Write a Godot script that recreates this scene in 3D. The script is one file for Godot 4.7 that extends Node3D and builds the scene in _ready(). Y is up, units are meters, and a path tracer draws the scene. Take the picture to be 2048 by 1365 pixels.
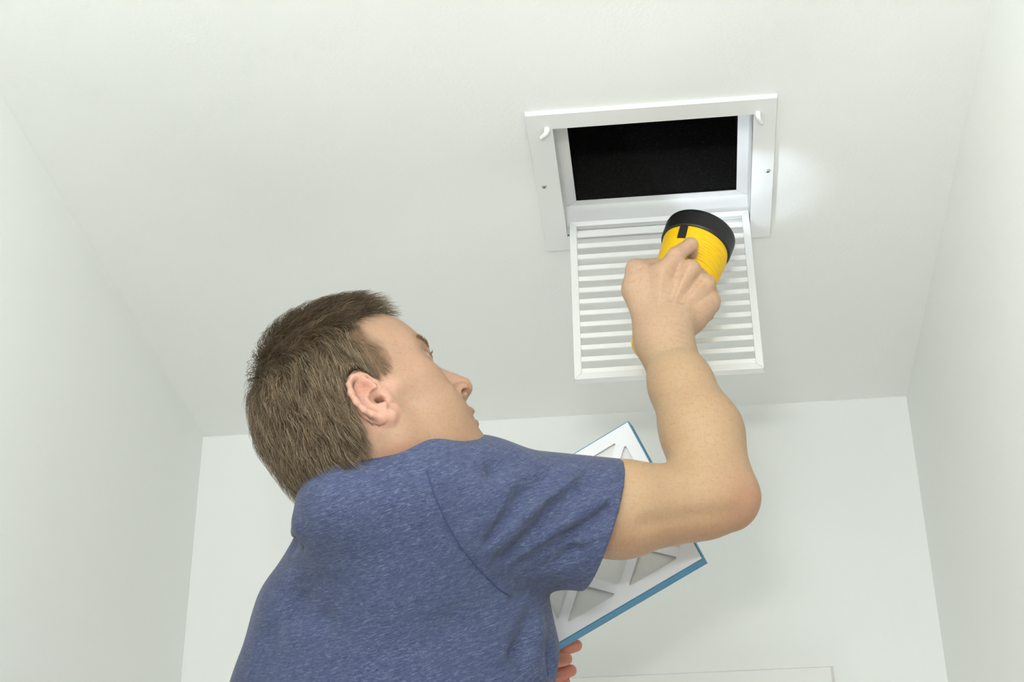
extends Node3D
# A narrow white hallway seen from a low camera: a ceiling return vent with its door open,
# a man shining a yellow torch into it, a pleated filter in his other hand.

const CEILING := 2.2
var names := {}
var pool := {}

# ---------------------------------------------------------------- signed distance fields
class Field:
	enum {CONE, ELL, FOLD, PLANE, SUBCONE, SUBELL}
	var n := 0
	var kind := PackedInt32Array()
	var a := PackedVector3Array()
	var b := PackedVector3Array()
	var ra := PackedFloat32Array()
	var rb := PackedFloat32Array()
	var k := PackedFloat32Array()
	var rot: Array[Basis] = []
	var all := PackedInt32Array()

	func put(kd: int, pa: Vector3, pb: Vector3, r0: float, r1: float, kk: float, bs := Basis()) -> void:
		kind.append(kd); a.append(pa); b.append(pb); ra.append(r0); rb.append(r1); k.append(kk); rot.append(bs.transposed())
		all.append(n); n += 1
	func cone(pa: Vector3, pb: Vector3, r0: float, r1: float, kk := 0.02) -> void:
		put(CONE, pa, pb, r0, r1, kk)
	func ball(pa: Vector3, r0: float, kk := 0.02) -> void:
		put(CONE, pa, pa + Vector3(0.0001, 0, 0), r0, r0, kk)
	func ell(c: Vector3, r: Vector3, kk := 0.02, bs := Basis()) -> void:
		put(ELL, c, r, minf(r.x, minf(r.y, r.z)), 0, kk, bs)
	func fold(pa: Vector3, pb: Vector3, depth: float, width: float) -> void:
		put(FOLD, pa, pb, depth, width, 0)
	func plane(pt: Vector3, nrm: Vector3, kk := 0.004) -> void:      # cuts away the side nrm points to
		put(PLANE, pt, nrm.normalized(), 0, 0, kk)
	func subcone(pa: Vector3, pb: Vector3, r0: float, r1: float, kk := 0.004) -> void:
		put(SUBCONE, pa, pb, r0, r1, kk)
	func subell(c: Vector3, r: Vector3, kk := 0.004, bs := Basis()) -> void:
		put(SUBELL, c, r, minf(r.x, minf(r.y, r.z)), 0, kk, bs)
	# mirrored in z (the head's own sides)
	func cone2(pa: Vector3, pb: Vector3, r0: float, r1: float, kk := 0.02) -> void:
		cone(pa, pb, r0, r1, kk); cone(Vector3(pa.x, pa.y, -pa.z), Vector3(pb.x, pb.y, -pb.z), r0, r1, kk)
	func ell2(c: Vector3, r: Vector3, kk := 0.02) -> void:
		ell(c, r, kk); ell(Vector3(c.x, c.y, -c.z), r, kk)
	func subell2(c: Vector3, r: Vector3, kk := 0.004) -> void:
		subell(c, r, kk); subell(Vector3(c.x, c.y, -c.z), r, kk)
	func fold2(pa: Vector3, pb: Vector3, d: float, w: float) -> void:
		fold(pa, pb, d, w); fold(Vector3(pa.x, pa.y, -pa.z), Vector3(pb.x, pb.y, -pb.z), d, w)

	func one(p: Vector3, i: int) -> float:
		var t := kind[i]
		if t == ELL or t == SUBELL:
			var q := rot[i] * (p - a[i])
			var r := b[i]
			var k0 := (q / r).length()
			var k1 := (q / (r * r)).length()
			return k0 * (k0 - 1.0) / k1 if k1 > 1e-6 else -ra[i]
		if t == PLANE:
			return -(p - a[i]).dot(b[i])
		var pa := p - a[i]
		var ba := b[i] - a[i]
		var h := clampf(pa.dot(ba) / ba.dot(ba), 0.0, 1.0)
		if t == FOLD:
			return (pa - ba * h).length()
		return (pa - ba * h).length() - lerpf(ra[i], rb[i], h)

	func eval(p: Vector3, list: PackedInt32Array) -> float:
		var d := 10.0
		for i in list:
			var t := kind[i]
			var e := one(p, i)
			if t <= 1:
				var kk := k[i]
				var h := maxf(kk - absf(d - e), 0.0)
				d = minf(d, e) - h * h / (4.0 * kk) if kk > 0.0 else minf(d, e)
			elif t == FOLD:
				var x := e / rb[i]
				if x < 3.0:
					d += ra[i] * exp(-x * x)
			else:
				e = -e
				var kk2 := k[i]
				var h2 := maxf(kk2 - absf(d - e), 0.0)
				d = maxf(d, e) + h2 * h2 / (4.0 * kk2)
		return d

	func near(p: Vector3, reach: float) -> PackedInt32Array:
		var lim := 1e9
		var ds := PackedFloat32Array()
		for i in n:
			var e := one(p, i)
			ds.append(e)
			if kind[i] <= 1:
				lim = minf(lim, e)
		var out := PackedInt32Array()
		for i in n:
			var t := kind[i]
			var ok := false
			if t <= 1:
				ok = ds[i] < lim + 2.2 * reach + k[i]
			elif t == FOLD:
				ok = ds[i] < reach + 3.0 * rb[i]
			else:
				ok = ds[i] < reach * 1.5 + k[i]
			if ok:
				out.append(i)
		return out

	func grad(p: Vector3, list: PackedInt32Array, e: float) -> Vector3:
		var g := Vector3(1, -1, -1) * eval(p + Vector3(e, -e, -e), list) + Vector3(-1, -1, 1) * eval(p + Vector3(-e, -e, e), list)
		g += Vector3(-1, 1, -1) * eval(p + Vector3(-e, e, -e), list) + Vector3(1, 1, 1) * eval(p + Vector3(e, e, e), list)
		return g.normalized()

class Mesher:
	var f: Field
	var lo: Vector3
	var cell: float
	var bn: Vector3i
	var res: Array = []
	const S := 8
	func block(bi: int) -> void:
		var bx := bi % bn.x
		var by := (bi / bn.x) % bn.y
		var bz := bi / (bn.x * bn.y)
		var o := Vector3i(bx, by, bz) * S
		var mid := lo + (Vector3(o) + Vector3.ONE * S * 0.5) * cell
		var half := S * cell * 0.9
		var list := f.near(mid, half)
		if list.is_empty():
			return
		var dm := f.eval(mid, list)
		if absf(dm) > half * 2.0 + 0.02:
			return
		var w := S + 1
		var v := PackedFloat32Array()
		v.resize(w * w * w)
		var i := 0
		var pos := 0
		for z in w:
			for y in w:
				for x in w:
					var d := f.eval(lo + Vector3(o.x + x, o.y + y, o.z + z) * cell, list)
					v[i] = d
					if d > 0.0:
						pos += 1
					i += 1
		if pos == 0 or pos == i:
			return
		var cells := []
		var pts := PackedVector3Array()
		var nrm := PackedVector3Array()
		var edges := PackedInt32Array()
		for z in S:
			for y in S:
				for x in S:
					var b0 := x + w * (y + w * z)
					var c := [v[b0], v[b0 + 1], v[b0 + w], v[b0 + w + 1], v[b0 + w * w], v[b0 + w * w + 1], v[b0 + w * w + w], v[b0 + w * w + w + 1]]
					var m := 0
					for q in 8:
						if c[q] > 0.0:
							m |= 1 << q
					if m == 0 or m == 255:
						continue
					var sum := Vector3.ZERO
					var cnt := 0
					for e in 12:
						var p0: int = E0[e]
						var p1: int = E1[e]
						if ((m >> p0) & 1) != ((m >> p1) & 1):
							var t: float = c[p0] / (c[p0] - c[p1])
							sum += Vector3(p0 & 1, (p0 >> 1) & 1, p0 >> 2).lerp(Vector3(p1 & 1, (p1 >> 1) & 1, p1 >> 2), t)
							cnt += 1
					var g := Vector3i(o.x + x, o.y + y, o.z + z)
					var p := lo + (Vector3(g) + sum / cnt) * cell
					cells.append(g)
					pts.append(p)
					nrm.append(f.grad(p, list, cell * 0.35))
					if (m & 1) != ((m >> 1) & 1): edges.append_array([0, g.x, g.y, g.z, m & 1])
					if (m & 1) != ((m >> 2) & 1): edges.append_array([1, g.x, g.y, g.z, m & 1])
					if (m & 1) != ((m >> 4) & 1): edges.append_array([2, g.x, g.y, g.z, m & 1])
		res[bi] = [cells, pts, nrm, edges]
	const E0 := [0, 2, 4, 6, 0, 1, 4, 5, 0, 1, 2, 3]
	const E1 := [1, 3, 5, 7, 2, 3, 6, 7, 4, 5, 6, 7]

class Soup:      # vertices, normals, colours and triangles of one mesh
	var v := PackedVector3Array()
	var nr := PackedVector3Array()
	var c := PackedColorArray()
	var t := PackedInt32Array()
	func mesh() -> ArrayMesh:
		var arr := []
		arr.resize(Mesh.ARRAY_MAX)
		arr[Mesh.ARRAY_VERTEX] = v
		arr[Mesh.ARRAY_NORMAL] = nr
		if c.size() == v.size():
			arr[Mesh.ARRAY_COLOR] = c
		arr[Mesh.ARRAY_INDEX] = t
		var m := ArrayMesh.new()
		m.add_surface_from_arrays(Mesh.PRIMITIVE_TRIANGLES, arr)
		return m

func surface_of(f: Field, lo: Vector3, hi: Vector3, cell: float, into: Soup, tr: Transform3D, paint: Callable) -> void:
	var ms := Mesher.new()
	ms.f = f; ms.lo = lo; ms.cell = cell
	var span := (hi - lo) / (cell * Mesher.S)
	ms.bn = Vector3i(ceili(span.x), ceili(span.y), ceili(span.z))
	var nb := ms.bn.x * ms.bn.y * ms.bn.z
	ms.res.resize(nb)
	var id := WorkerThreadPool.add_group_task(ms.block, nb)
	WorkerThreadPool.wait_for_group_task_completion(id)
	var at := {}
	for r in ms.res:
		if r == null:
			continue
		var cells: Array = r[0]
		for i in cells.size():
			at[cells[i]] = into.v.size()
			var p: Vector3 = r[1][i]
			into.v.append(tr * p)
			into.nr.append((tr.basis * r[2][i]).normalized())
			into.c.append(paint.call(p, r[2][i]))
	for r in ms.res:
		if r == null:
			continue
		var e: PackedInt32Array = r[3]
		for i in range(0, e.size(), 5):
			var g := Vector3i(e[i + 1], e[i + 2], e[i + 3])
			var u := Vector3i.ZERO
			var w := Vector3i.ZERO
			match e[i]:
				0: u = Vector3i(0, 1, 0); w = Vector3i(0, 0, 1)
				1: u = Vector3i(0, 0, 1); w = Vector3i(1, 0, 0)
				2: u = Vector3i(1, 0, 0); w = Vector3i(0, 1, 0)
			var q := [at.get(g - u - w, -1), at.get(g - w, -1), at.get(g, -1), at.get(g - u, -1)]
			if q.min() < 0:
				continue
			if e[i + 4] == 0:      # inside at g: outward is +axis; clockwise seen from outside
				into.t.append_array([q[0], q[2], q[1], q[0], q[3], q[2]])
			else:
				into.t.append_array([q[0], q[1], q[2], q[0], q[2], q[3]])

# ---------------------------------------------------------------- naming and adding
func numbered(called: String) -> String:
	names[called] = names.get(called, -1) + 1
	return called if names[called] == 0 else "%s_%03d" % [called, names[called]]

func thing(called: String, label: String, category: String, at := Vector3.ZERO, group := "") -> Node3D:
	var o := Node3D.new()
	o.name = numbered(called)
	add_child(o)
	o.position = at
	o.set_meta("label", label); o.set_meta("category", category)
	if group: o.set_meta("group", group)
	return o

func obj(called: String, m: Mesh, mat: Material, parent: Node, tr := Transform3D()) -> MeshInstance3D:
	var o := MeshInstance3D.new()
	o.name = numbered(called)
	o.mesh = m
	o.material_override = mat
	parent.add_child(o, true)
	o.transform = tr
	return o

func struct(called: String, m: Mesh, mat: Material, parent: Node = self, tr := Transform3D()) -> MeshInstance3D:
	var o := obj(called, m, mat, parent, tr)
	o.name = called
	o.set_meta("kind", "structure")
	return o

# ---------------------------------------------------------------- plain meshes
func flat(polys: Array) -> ArrayMesh:      # convex polygons, each wound clockwise seen from outside or fixed by the centre
	var st := SurfaceTool.new()
	st.begin(Mesh.PRIMITIVE_TRIANGLES)
	st.set_smooth_group(-1)
	var c := Vector3.ZERO
	var cnt := 0
	for poly in polys:
		for p in poly:
			c += p
			cnt += 1
	c /= cnt
	for poly in polys:
		var nr: Vector3 = (poly[2] - poly[0]).cross(poly[1] - poly[0])
		var away: Vector3 = (poly[0] + poly[1] + poly[2]) / 3.0 - c
		var ok := nr.dot(away) > 0.0
		nr = nr.normalized() * (1.0 if ok else -1.0)
		for i in range(1, poly.size() - 1):
			var tri := [poly[0], poly[i], poly[i + 1]] if ok else [poly[0], poly[i + 1], poly[i]]
			for p in tri:
				st.set_normal(nr)
				st.add_vertex(p)
	return st.commit()

func hexa(p: Array) -> ArrayMesh:          # eight corners: bottom ring 0-3, top ring 4-7
	return flat([[p[0], p[1], p[2], p[3]], [p[4], p[5], p[6], p[7]], [p[0], p[1], p[5], p[4]], [p[1], p[2], p[6], p[5]], [p[2], p[3], p[7], p[6]], [p[3], p[0], p[4], p[7]]])

func chamfered(s: Vector3, b: float) -> ArrayMesh:
	var h := s / 2.0
	var polys := []
	for ax in 3:
		var u := (ax + 1) % 3
		var w := (ax + 2) % 3
		for sg in [-1.0, 1.0]:
			var face := []
			for c in [[-1, -1], [1, -1], [1, 1], [-1, 1]]:
				var p := Vector3.ZERO
				p[ax] = sg * h[ax]
				p[u] = c[0] * (h[u] - b)
				p[w] = c[1] * (h[w] - b)
				face.append(p)
			polys.append(face)
		for su in [-1.0, 1.0]:
			for sw in [-1.0, 1.0]:
				var e := []
				for q in [[0, -1], [0, 1], [1, 1], [1, -1]]:
					var p := Vector3.ZERO
					p[ax] = q[1] * (h[ax] - b)
					p[u] = su * (h[u] - (b if q[0] == 1 else 0.0))
					p[w] = sw * (h[w] - (0.0 if q[0] == 1 else b))
					e.append(p)
				polys.append(e)
	for sx in [-1.0, 1.0]:
		for sy in [-1.0, 1.0]:
			for sz in [-1.0, 1.0]:
				polys.append([Vector3(sx * h.x, sy * (h.y - b), sz * (h.z - b)), Vector3(sx * (h.x - b), sy * h.y, sz * (h.z - b)), Vector3(sx * (h.x - b), sy * (h.y - b), sz * h.z)])
	return flat(polys)

func box(lo: Vector3, hi: Vector3, b := 0.0) -> Array:      # [mesh, transform]
	var s := (hi - lo).abs()
	return [chamfered(s, minf(b, minf(s.x, minf(s.y, s.z)) * 0.4)) if b > 0.0 else BoxMesh.new(), Transform3D(Basis(), (lo + hi) / 2.0)]

func slab(called: String, lo: Vector3, hi: Vector3, mat: Material, parent: Node = self, b := 0.0, built := false) -> MeshInstance3D:
	var r := box(lo, hi, b)
	if b <= 0.0:
		(r[0] as BoxMesh).size = (hi - lo).abs()
	return struct(called, r[0], mat, parent, r[1]) if built else obj(called, r[0], mat, parent, r[1])

func ring_between(outer: PackedVector3Array, inner: PackedVector3Array) -> ArrayMesh:
	return hexa([outer[0], outer[1], inner[1], inner[0], outer[2], outer[3], inner[3], inner[2]])

# a profile of (height, radius) turned about +Y between two angles; closed at the ends where the radius is 0
func lathe(prof: PackedVector2Array, seg := 48, a0 := 0.0, a1 := TAU) -> ArrayMesh:
	var st := SurfaceTool.new()
	st.begin(Mesh.PRIMITIVE_TRIANGLES)
	var n := prof.size()
	for i in n - 1:
		for j in seg:
			var t0 := lerpf(a0, a1, float(j) / seg)
			var t1 := lerpf(a0, a1, float(j + 1) / seg)
			var d := (prof[i + 1] - prof[i]).normalized()
			var q := []
			for c in [[i, t0], [i + 1, t0], [i + 1, t1], [i, t1]]:
				var pr: Vector2 = prof[c[0]]
				q.append([Vector3(cos(c[1]) * pr.y, pr.x, sin(c[1]) * pr.y), Vector3(cos(c[1]) * d.x, -d.y, sin(c[1]) * d.x)])
			for o in [0, 2, 1, 0, 3, 2]:
				st.set_normal(q[o][1])
				st.add_vertex(q[o][0])
	return st.commit()

func tube_along(pts: PackedVector3Array, rad: PackedFloat32Array, seg: int, into: Soup, col := Color.WHITE, cap := true) -> void:
	var n := pts.size()
	var base := into.v.size()
	var up := Vector3.UP
	for i in n:
		var d := (pts[mini(i + 1, n - 1)] - pts[maxi(i - 1, 0)]).normalized()
		if i == 0:
			up = d.cross(Vector3(0.31, 0.7, 0.64)).normalized()
		up = (up - d * up.dot(d)).normalized()
		var sd := d.cross(up)
		for j in seg:
			var t := TAU * j / seg
			var nr := up * cos(t) + sd * sin(t)
			into.v.append(pts[i] + nr * rad[i])
			into.nr.append(nr)
			into.c.append(col)
	for i in n - 1:
		for j in seg:
			var p := base + i * seg + j
			var q := base + i * seg + (j + 1) % seg
			into.t.append_array([p, q + seg, q, p, p + seg, q + seg])
	if cap:
		for j in range(1, seg - 1):
			into.t.append_array([base, base + j, base + j + 1, base + (n - 1) * seg, base + (n - 1) * seg + j + 1, base + (n - 1) * seg + j])

# ---------------------------------------------------------------- materials
func mat(col: Color, rough := 0.6, metal := 0.0) -> StandardMaterial3D:
	var m := StandardMaterial3D.new()
	m.albedo_color = col
	m.roughness = rough
	m.metallic = metal
	return m

func noise_tex(freq: float, seed_: int, octaves := 3, size := 512, ramp: Gradient = null) -> NoiseTexture2D:
	var t := NoiseTexture2D.new()
	var nz := FastNoiseLite.new()
	nz.seed = seed_; nz.frequency = freq; nz.fractal_octaves = octaves
	t.noise = nz; t.width = size; t.height = size; t.seamless = true
	if ramp: t.color_ramp = ramp
	return t

func ramp(list: Array) -> Gradient:
	var g := Gradient.new()
	g.offsets = PackedFloat32Array(list.map(func(x): return x[0]))
	g.colors = PackedColorArray(list.map(func(x): return x[1]))
	return g

func bump(m: StandardMaterial3D, t: Texture2D, cm: float, scale: float) -> StandardMaterial3D:
	m.heightmap_enabled = true
	m.heightmap_texture = t
	m.heightmap_scale = cm
	m.uv1_triplanar = true
	m.uv1_world_triplanar = true
	m.uv1_scale = Vector3.ONE * scale
	return m

func heather() -> ImageTexture:
	var s := 1024
	var im := Image.create(s, s, false, Image.FORMAT_RGB8)
	var rng := RandomNumberGenerator.new()
	rng.seed = 11
	im.fill(Color(0.355, 0.395, 0.535))
	var tones := [Color(0.275, 0.31, 0.445), Color(0.41, 0.455, 0.59), Color(0.50, 0.55, 0.675), Color(0.305, 0.345, 0.49), Color(0.24, 0.275, 0.41), Color(0.53, 0.585, 0.69)]
	for i in 15000:
		var x := rng.randi_range(0, s - 1)
		var y := rng.randi_range(0, s - 1)
		var r := rng.randf()
		var tone: Color = tones[0 if r < 0.22 else 1 if r < 0.48 else 2 if r < 0.62 else 3 if r < 0.82 else 4 if r < 0.95 else 5]
		var len := rng.randi_range(10, 36)
		var th := rng.randi_range(2, 4)
		var slope := rng.randf_range(-0.12, 0.12)
		for q in len:
			var edge := minf(1.0, minf(q, len - q) / 6.0) * 0.8
			for w in th:
				var px := (x + q) % s
				var py := posmod(y + int(q * slope) + w, s)
				im.set_pixel(px, py, im.get_pixel(px, py).lerp(tone, edge))
	return ImageTexture.create_from_image(im)

func blotches(s: int, count: int, seed_: int, base: Color, spots: Array, rmin: float, rmax: float, strength: float) -> ImageTexture:
	var im := Image.create(s, s, false, Image.FORMAT_RGB8)
	im.fill(base)
	var rng := RandomNumberGenerator.new()
	rng.seed = seed_
	for i in count:
		var cx := rng.randi_range(0, s - 1)
		var cy := rng.randi_range(0, s - 1)
		var r := lerpf(rmin, rmax, pow(rng.randf(), 3.0))
		var tone: Color = spots[rng.randi() % spots.size()]
		var k := strength * rng.randf_range(0.4, 1.0)
		for y in range(-int(r) - 1, int(r) + 2):
			for x in range(-int(r) - 1, int(r) + 2):
				var d := sqrt(x * x + y * y) / r
				if d < 1.0:
					var px := posmod(cx + x, s)
					var py := posmod(cy + y, s)
					im.set_pixel(px, py, im.get_pixel(px, py).lerp(tone, k * (1.0 - d * d)))
	return ImageTexture.create_from_image(im)

func lin(r: float, g: float, b: float) -> Color:      # 0-255 sRGB to a linear vertex colour
	return Color(r / 255.0, g / 255.0, b / 255.0).srgb_to_linear()

# ---------------------------------------------------------------- the scene
var M := {}
var head_t := Transform3D(Basis(Vector3(0.8017, 0.5811, -0.1399), Vector3(-0.5289, 0.7987, 0.2870), Vector3(0.2785, -0.1561, 0.9477)), Vector3(-0.3573, 1.6695, -1.8459))
var head: Field
var scalp: Field

func _ready() -> void:
	# camera
	var cam := Camera3D.new()
	cam.name = "camera"
	cam.transform = Transform3D(Basis(Vector3(0.9945, -0.0110, -0.1045), Vector3(0.0616, 0.8670, 0.4946), Vector3(0.0851, -0.4983, 0.8628)), Vector3(0, 0.7, 0))
	cam.fov = 23.0302
	cam.near = 0.05
	add_child(cam)
	cam.current = true
	# surroundings: a closed room, so the sky is a dim grey beyond it
	var we := WorldEnvironment.new()
	we.name = "surroundings"
	var env := Environment.new()
	env.background_mode = Environment.BG_COLOR
	env.background_color = Color(0.75, 0.78, 0.8)
	env.tonemap_mode = Environment.TONE_MAPPER_LINEAR
	env.tonemap_exposure = 1.0
	env.sdfgi_enabled = true
	env.ssao_enabled = true
	env.ssil_enabled = true
	we.environment = env
	add_child(we)
	# added fill lights out of view: behind the camera and at the far end
	added_uplighter(Vector3(-0.1, 0, 0.25), 1.0, 3.75, "added fill light shaped as a white uplighter, unseen behind the viewer")
	added_uplighter(Vector3(-0.25, 0, -2.66), 0.7, 0.21, "added low fill light shaped as a white uplighter, unseen by the far wall beyond the man")
	add_fill_window(Vector3(-0.2, 1.15, 1.578), Vector2(1.1, 1.5), 1.85)
	materials()
	setting()
	vent()
	torch()
	air_filter()
	person()

func added_uplighter(at: Vector3, height: float, energy: float, label: String) -> void:  # invented uplighter, out of view, that fills the room with light
	var shade := mat(Color(0.92, 0.92, 0.9), 0.5)
	var glow := mat(Color(0.95, 0.95, 0.93), 0.5)
	glow.emission_enabled = true
	glow.emission = Color(1.0, 0.99, 0.97)
	glow.emission_energy_multiplier = 0.9
	var t := thing("added_uplighter", label, "floor lamp", at)
	t.set_meta("group", "added fill lights")
	var r := 0.17
	obj("base", lathe(PackedVector2Array([Vector2(0, 0.12), Vector2(0.012, 0.118), Vector2(0.02, 0.02), Vector2(0.022, 0)]), 32), shade, t)
	obj("pole", lathe(PackedVector2Array([Vector2(0.02, 0.011), Vector2(height - 0.06, 0.011)]), 16), shade, t)
	obj("bowl", lathe(PackedVector2Array([Vector2(height - 0.07, 0.0), Vector2(height - 0.07, 0.05), Vector2(height - 0.03, 0.14), Vector2(height, r), Vector2(height - 0.002, r - 0.006)]), 40), shade, t)
	obj("fill_disc", lathe(PackedVector2Array([Vector2(height - 0.012, r - 0.010), Vector2(height - 0.010, r - 0.014), Vector2(height - 0.010, 0)]), 40), glow, t)
	var l := AreaLight3D.new()
	l.name = "fill_light"
	l.area_size = Vector2(0.26, 0.26)
	l.light_color = Color(1.0, 0.995, 0.985)
	l.light_energy = energy
	l.shadow_enabled = true
	t.add_child(l)
	l.transform = Transform3D(Basis.looking_at(Vector3(0, 1, 0), Vector3(0, 0, -1)), Vector3(0, height + 0.002, 0))

func add_fill_window(at: Vector3, size: Vector2, energy: float) -> void:  # invented glowing window behind the camera, added as fill light
	var m := mat(Color(0.95, 0.97, 1.0), 0.4)
	m.emission_enabled = true
	m.emission = Color(0.96, 0.985, 1.0)
	m.emission_energy_multiplier = 0.9
	var w := slab("added_window_1", at + Vector3(-size.x / 2, -size.y / 2, 0), at + Vector3(size.x / 2, size.y / 2, 0.022), m, self, 0.0, true)
	var white := mat(Color(0.93, 0.93, 0.91), 0.4)
	for sx in [-1.0, 1.0]:
		slab("added_window_frame", Vector3(sx * size.x / 2 - 0.03, -size.y / 2 - 0.03, -0.035), Vector3(sx * size.x / 2 + 0.03, size.y / 2 + 0.03, 0.011), white, w, 0.004)
		slab("added_window_frame", Vector3(-size.x / 2 + 0.03, sx * size.y / 2 - 0.03, -0.035), Vector3(size.x / 2 - 0.03, sx * size.y / 2 + 0.03, 0.011), white, w, 0.004)
	var l := AreaLight3D.new()
	l.name = "window_fill"
	l.area_size = size - Vector2(0.07, 0.07)
	l.light_color = Color(0.96, 0.985, 1.0)
	l.light_energy = energy
	l.shadow_enabled = true
	add_child(l)
	l.transform = Transform3D(Basis.looking_at(Vector3(0, 0, -1), Vector3.UP), at + Vector3(0, 0, -0.03))

func materials() -> void:
	var peel := noise_tex(0.045, 3, 3)
	M.wall = bump(mat(Color(0.955, 0.963, 0.950), 0.75), peel, 0.02, 6.0)
	M.ceiling = bump(mat(Color(0.955, 0.963, 0.950), 0.85), peel, 0.02, 5.0)
	M.floor = mat(Color(0.66, 0.645, 0.62), 0.6)
	M.trim = mat(Color(0.93, 0.93, 0.91), 0.35)
	M.white_metal = mat(Color(0.93, 0.935, 0.93), 0.32)
	M.white_metal.metallic_specular = 0.6
	M.clip = mat(Color(0.90, 0.91, 0.90), 0.4)
	M.screw = mat(Color(0.8, 0.8, 0.78), 0.3, 0.7)
	M.liner = mat(Color(0.055, 0.055, 0.05), 0.95)
	M.liner.albedo_texture = noise_tex(0.12, 9, 4, 512, ramp([[0.0, Color(0.35, 0.33, 0.28)], [0.62, Color(0.6, 0.56, 0.47)], [0.75, Color(1, 1, 1)], [1.0, Color(1, 1, 1)]]))
	bump(M.liner, noise_tex(0.09, 5, 4), 0.3, 6.0)
	M.yellow = mat(Color(0.97, 0.78, 0.05), 0.38)
	M.yellow.metallic_specular = 0.5
	M.black = mat(Color(0.09, 0.09, 0.09), 0.45)
	M.blue_rubber = mat(Color(0.35, 0.65, 0.88), 0.6)
	M.lens = mat(Color(1.0, 0.98, 0.9), 0.2)
	M.lens.emission_enabled = true
	M.lens.emission = Color(0.9, 0.95, 1.0)
	M.lens.emission_energy_multiplier = 1.5
	M.card = mat(Color(0.94, 0.945, 0.955), 0.55)
	M.card_edge = mat(Color(0.30, 0.545, 0.68), 0.6)
	M.pleats = bump(mat(Color(0.915, 0.915, 0.905), 0.9), noise_tex(0.2, 8, 2), 0.03, 14.0)
	M.skin = mat(Color.WHITE, 0.52)
	M.skin.vertex_color_use_as_albedo = true
	M.skin.albedo_texture = blotches(1024, 4200, 5, Color(0.97, 0.965, 0.96), [Color(0.86, 0.68, 0.56), Color(0.93, 0.80, 0.74), Color(1.0, 0.99, 0.97), Color(0.95, 0.84, 0.76)], 3.0, 22.0, 0.26)
	M.skin.metallic_specular = 0.42
	M.skin.subsurf_scatter_enabled = true
	M.skin.subsurf_scatter_strength = 0.15
	bump(M.skin, noise_tex(0.11, 21, 3), 0.035, 9.0)
	M.skin.uv1_world_triplanar = true
	M.hair = mat(Color.WHITE, 0.5)
	M.hair.vertex_color_use_as_albedo = true
	M.hair.metallic_specular = 0.35
	M.shirt = mat(Color(0.895, 0.88, 0.86), 0.92)
	M.shirt.albedo_texture = heather()
	M.shirt.metallic_specular = 0.2
	M.shirt.rim_enabled = true
	M.shirt.rim = 0.35
	M.shirt.rim_tint = 0.6
	bump(M.shirt, noise_tex(0.16, 33, 2), 0.05, 7.0)
	M.shirt.uv1_world_triplanar = false
	M.shirt.uv1_scale = Vector3.ONE * 4.2
	M.seam = mat(Color(0.25, 0.30, 0.45), 0.95)
	M.jeans = mat(Color(0.16, 0.2, 0.3), 0.9)
	M.shoe = mat(Color(0.2, 0.16, 0.13), 0.6)
	M.eye = mat(Color(0.92, 0.91, 0.88), 0.15)
	M.iris = mat(Color(0.25, 0.35, 0.42), 0.15)

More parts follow.
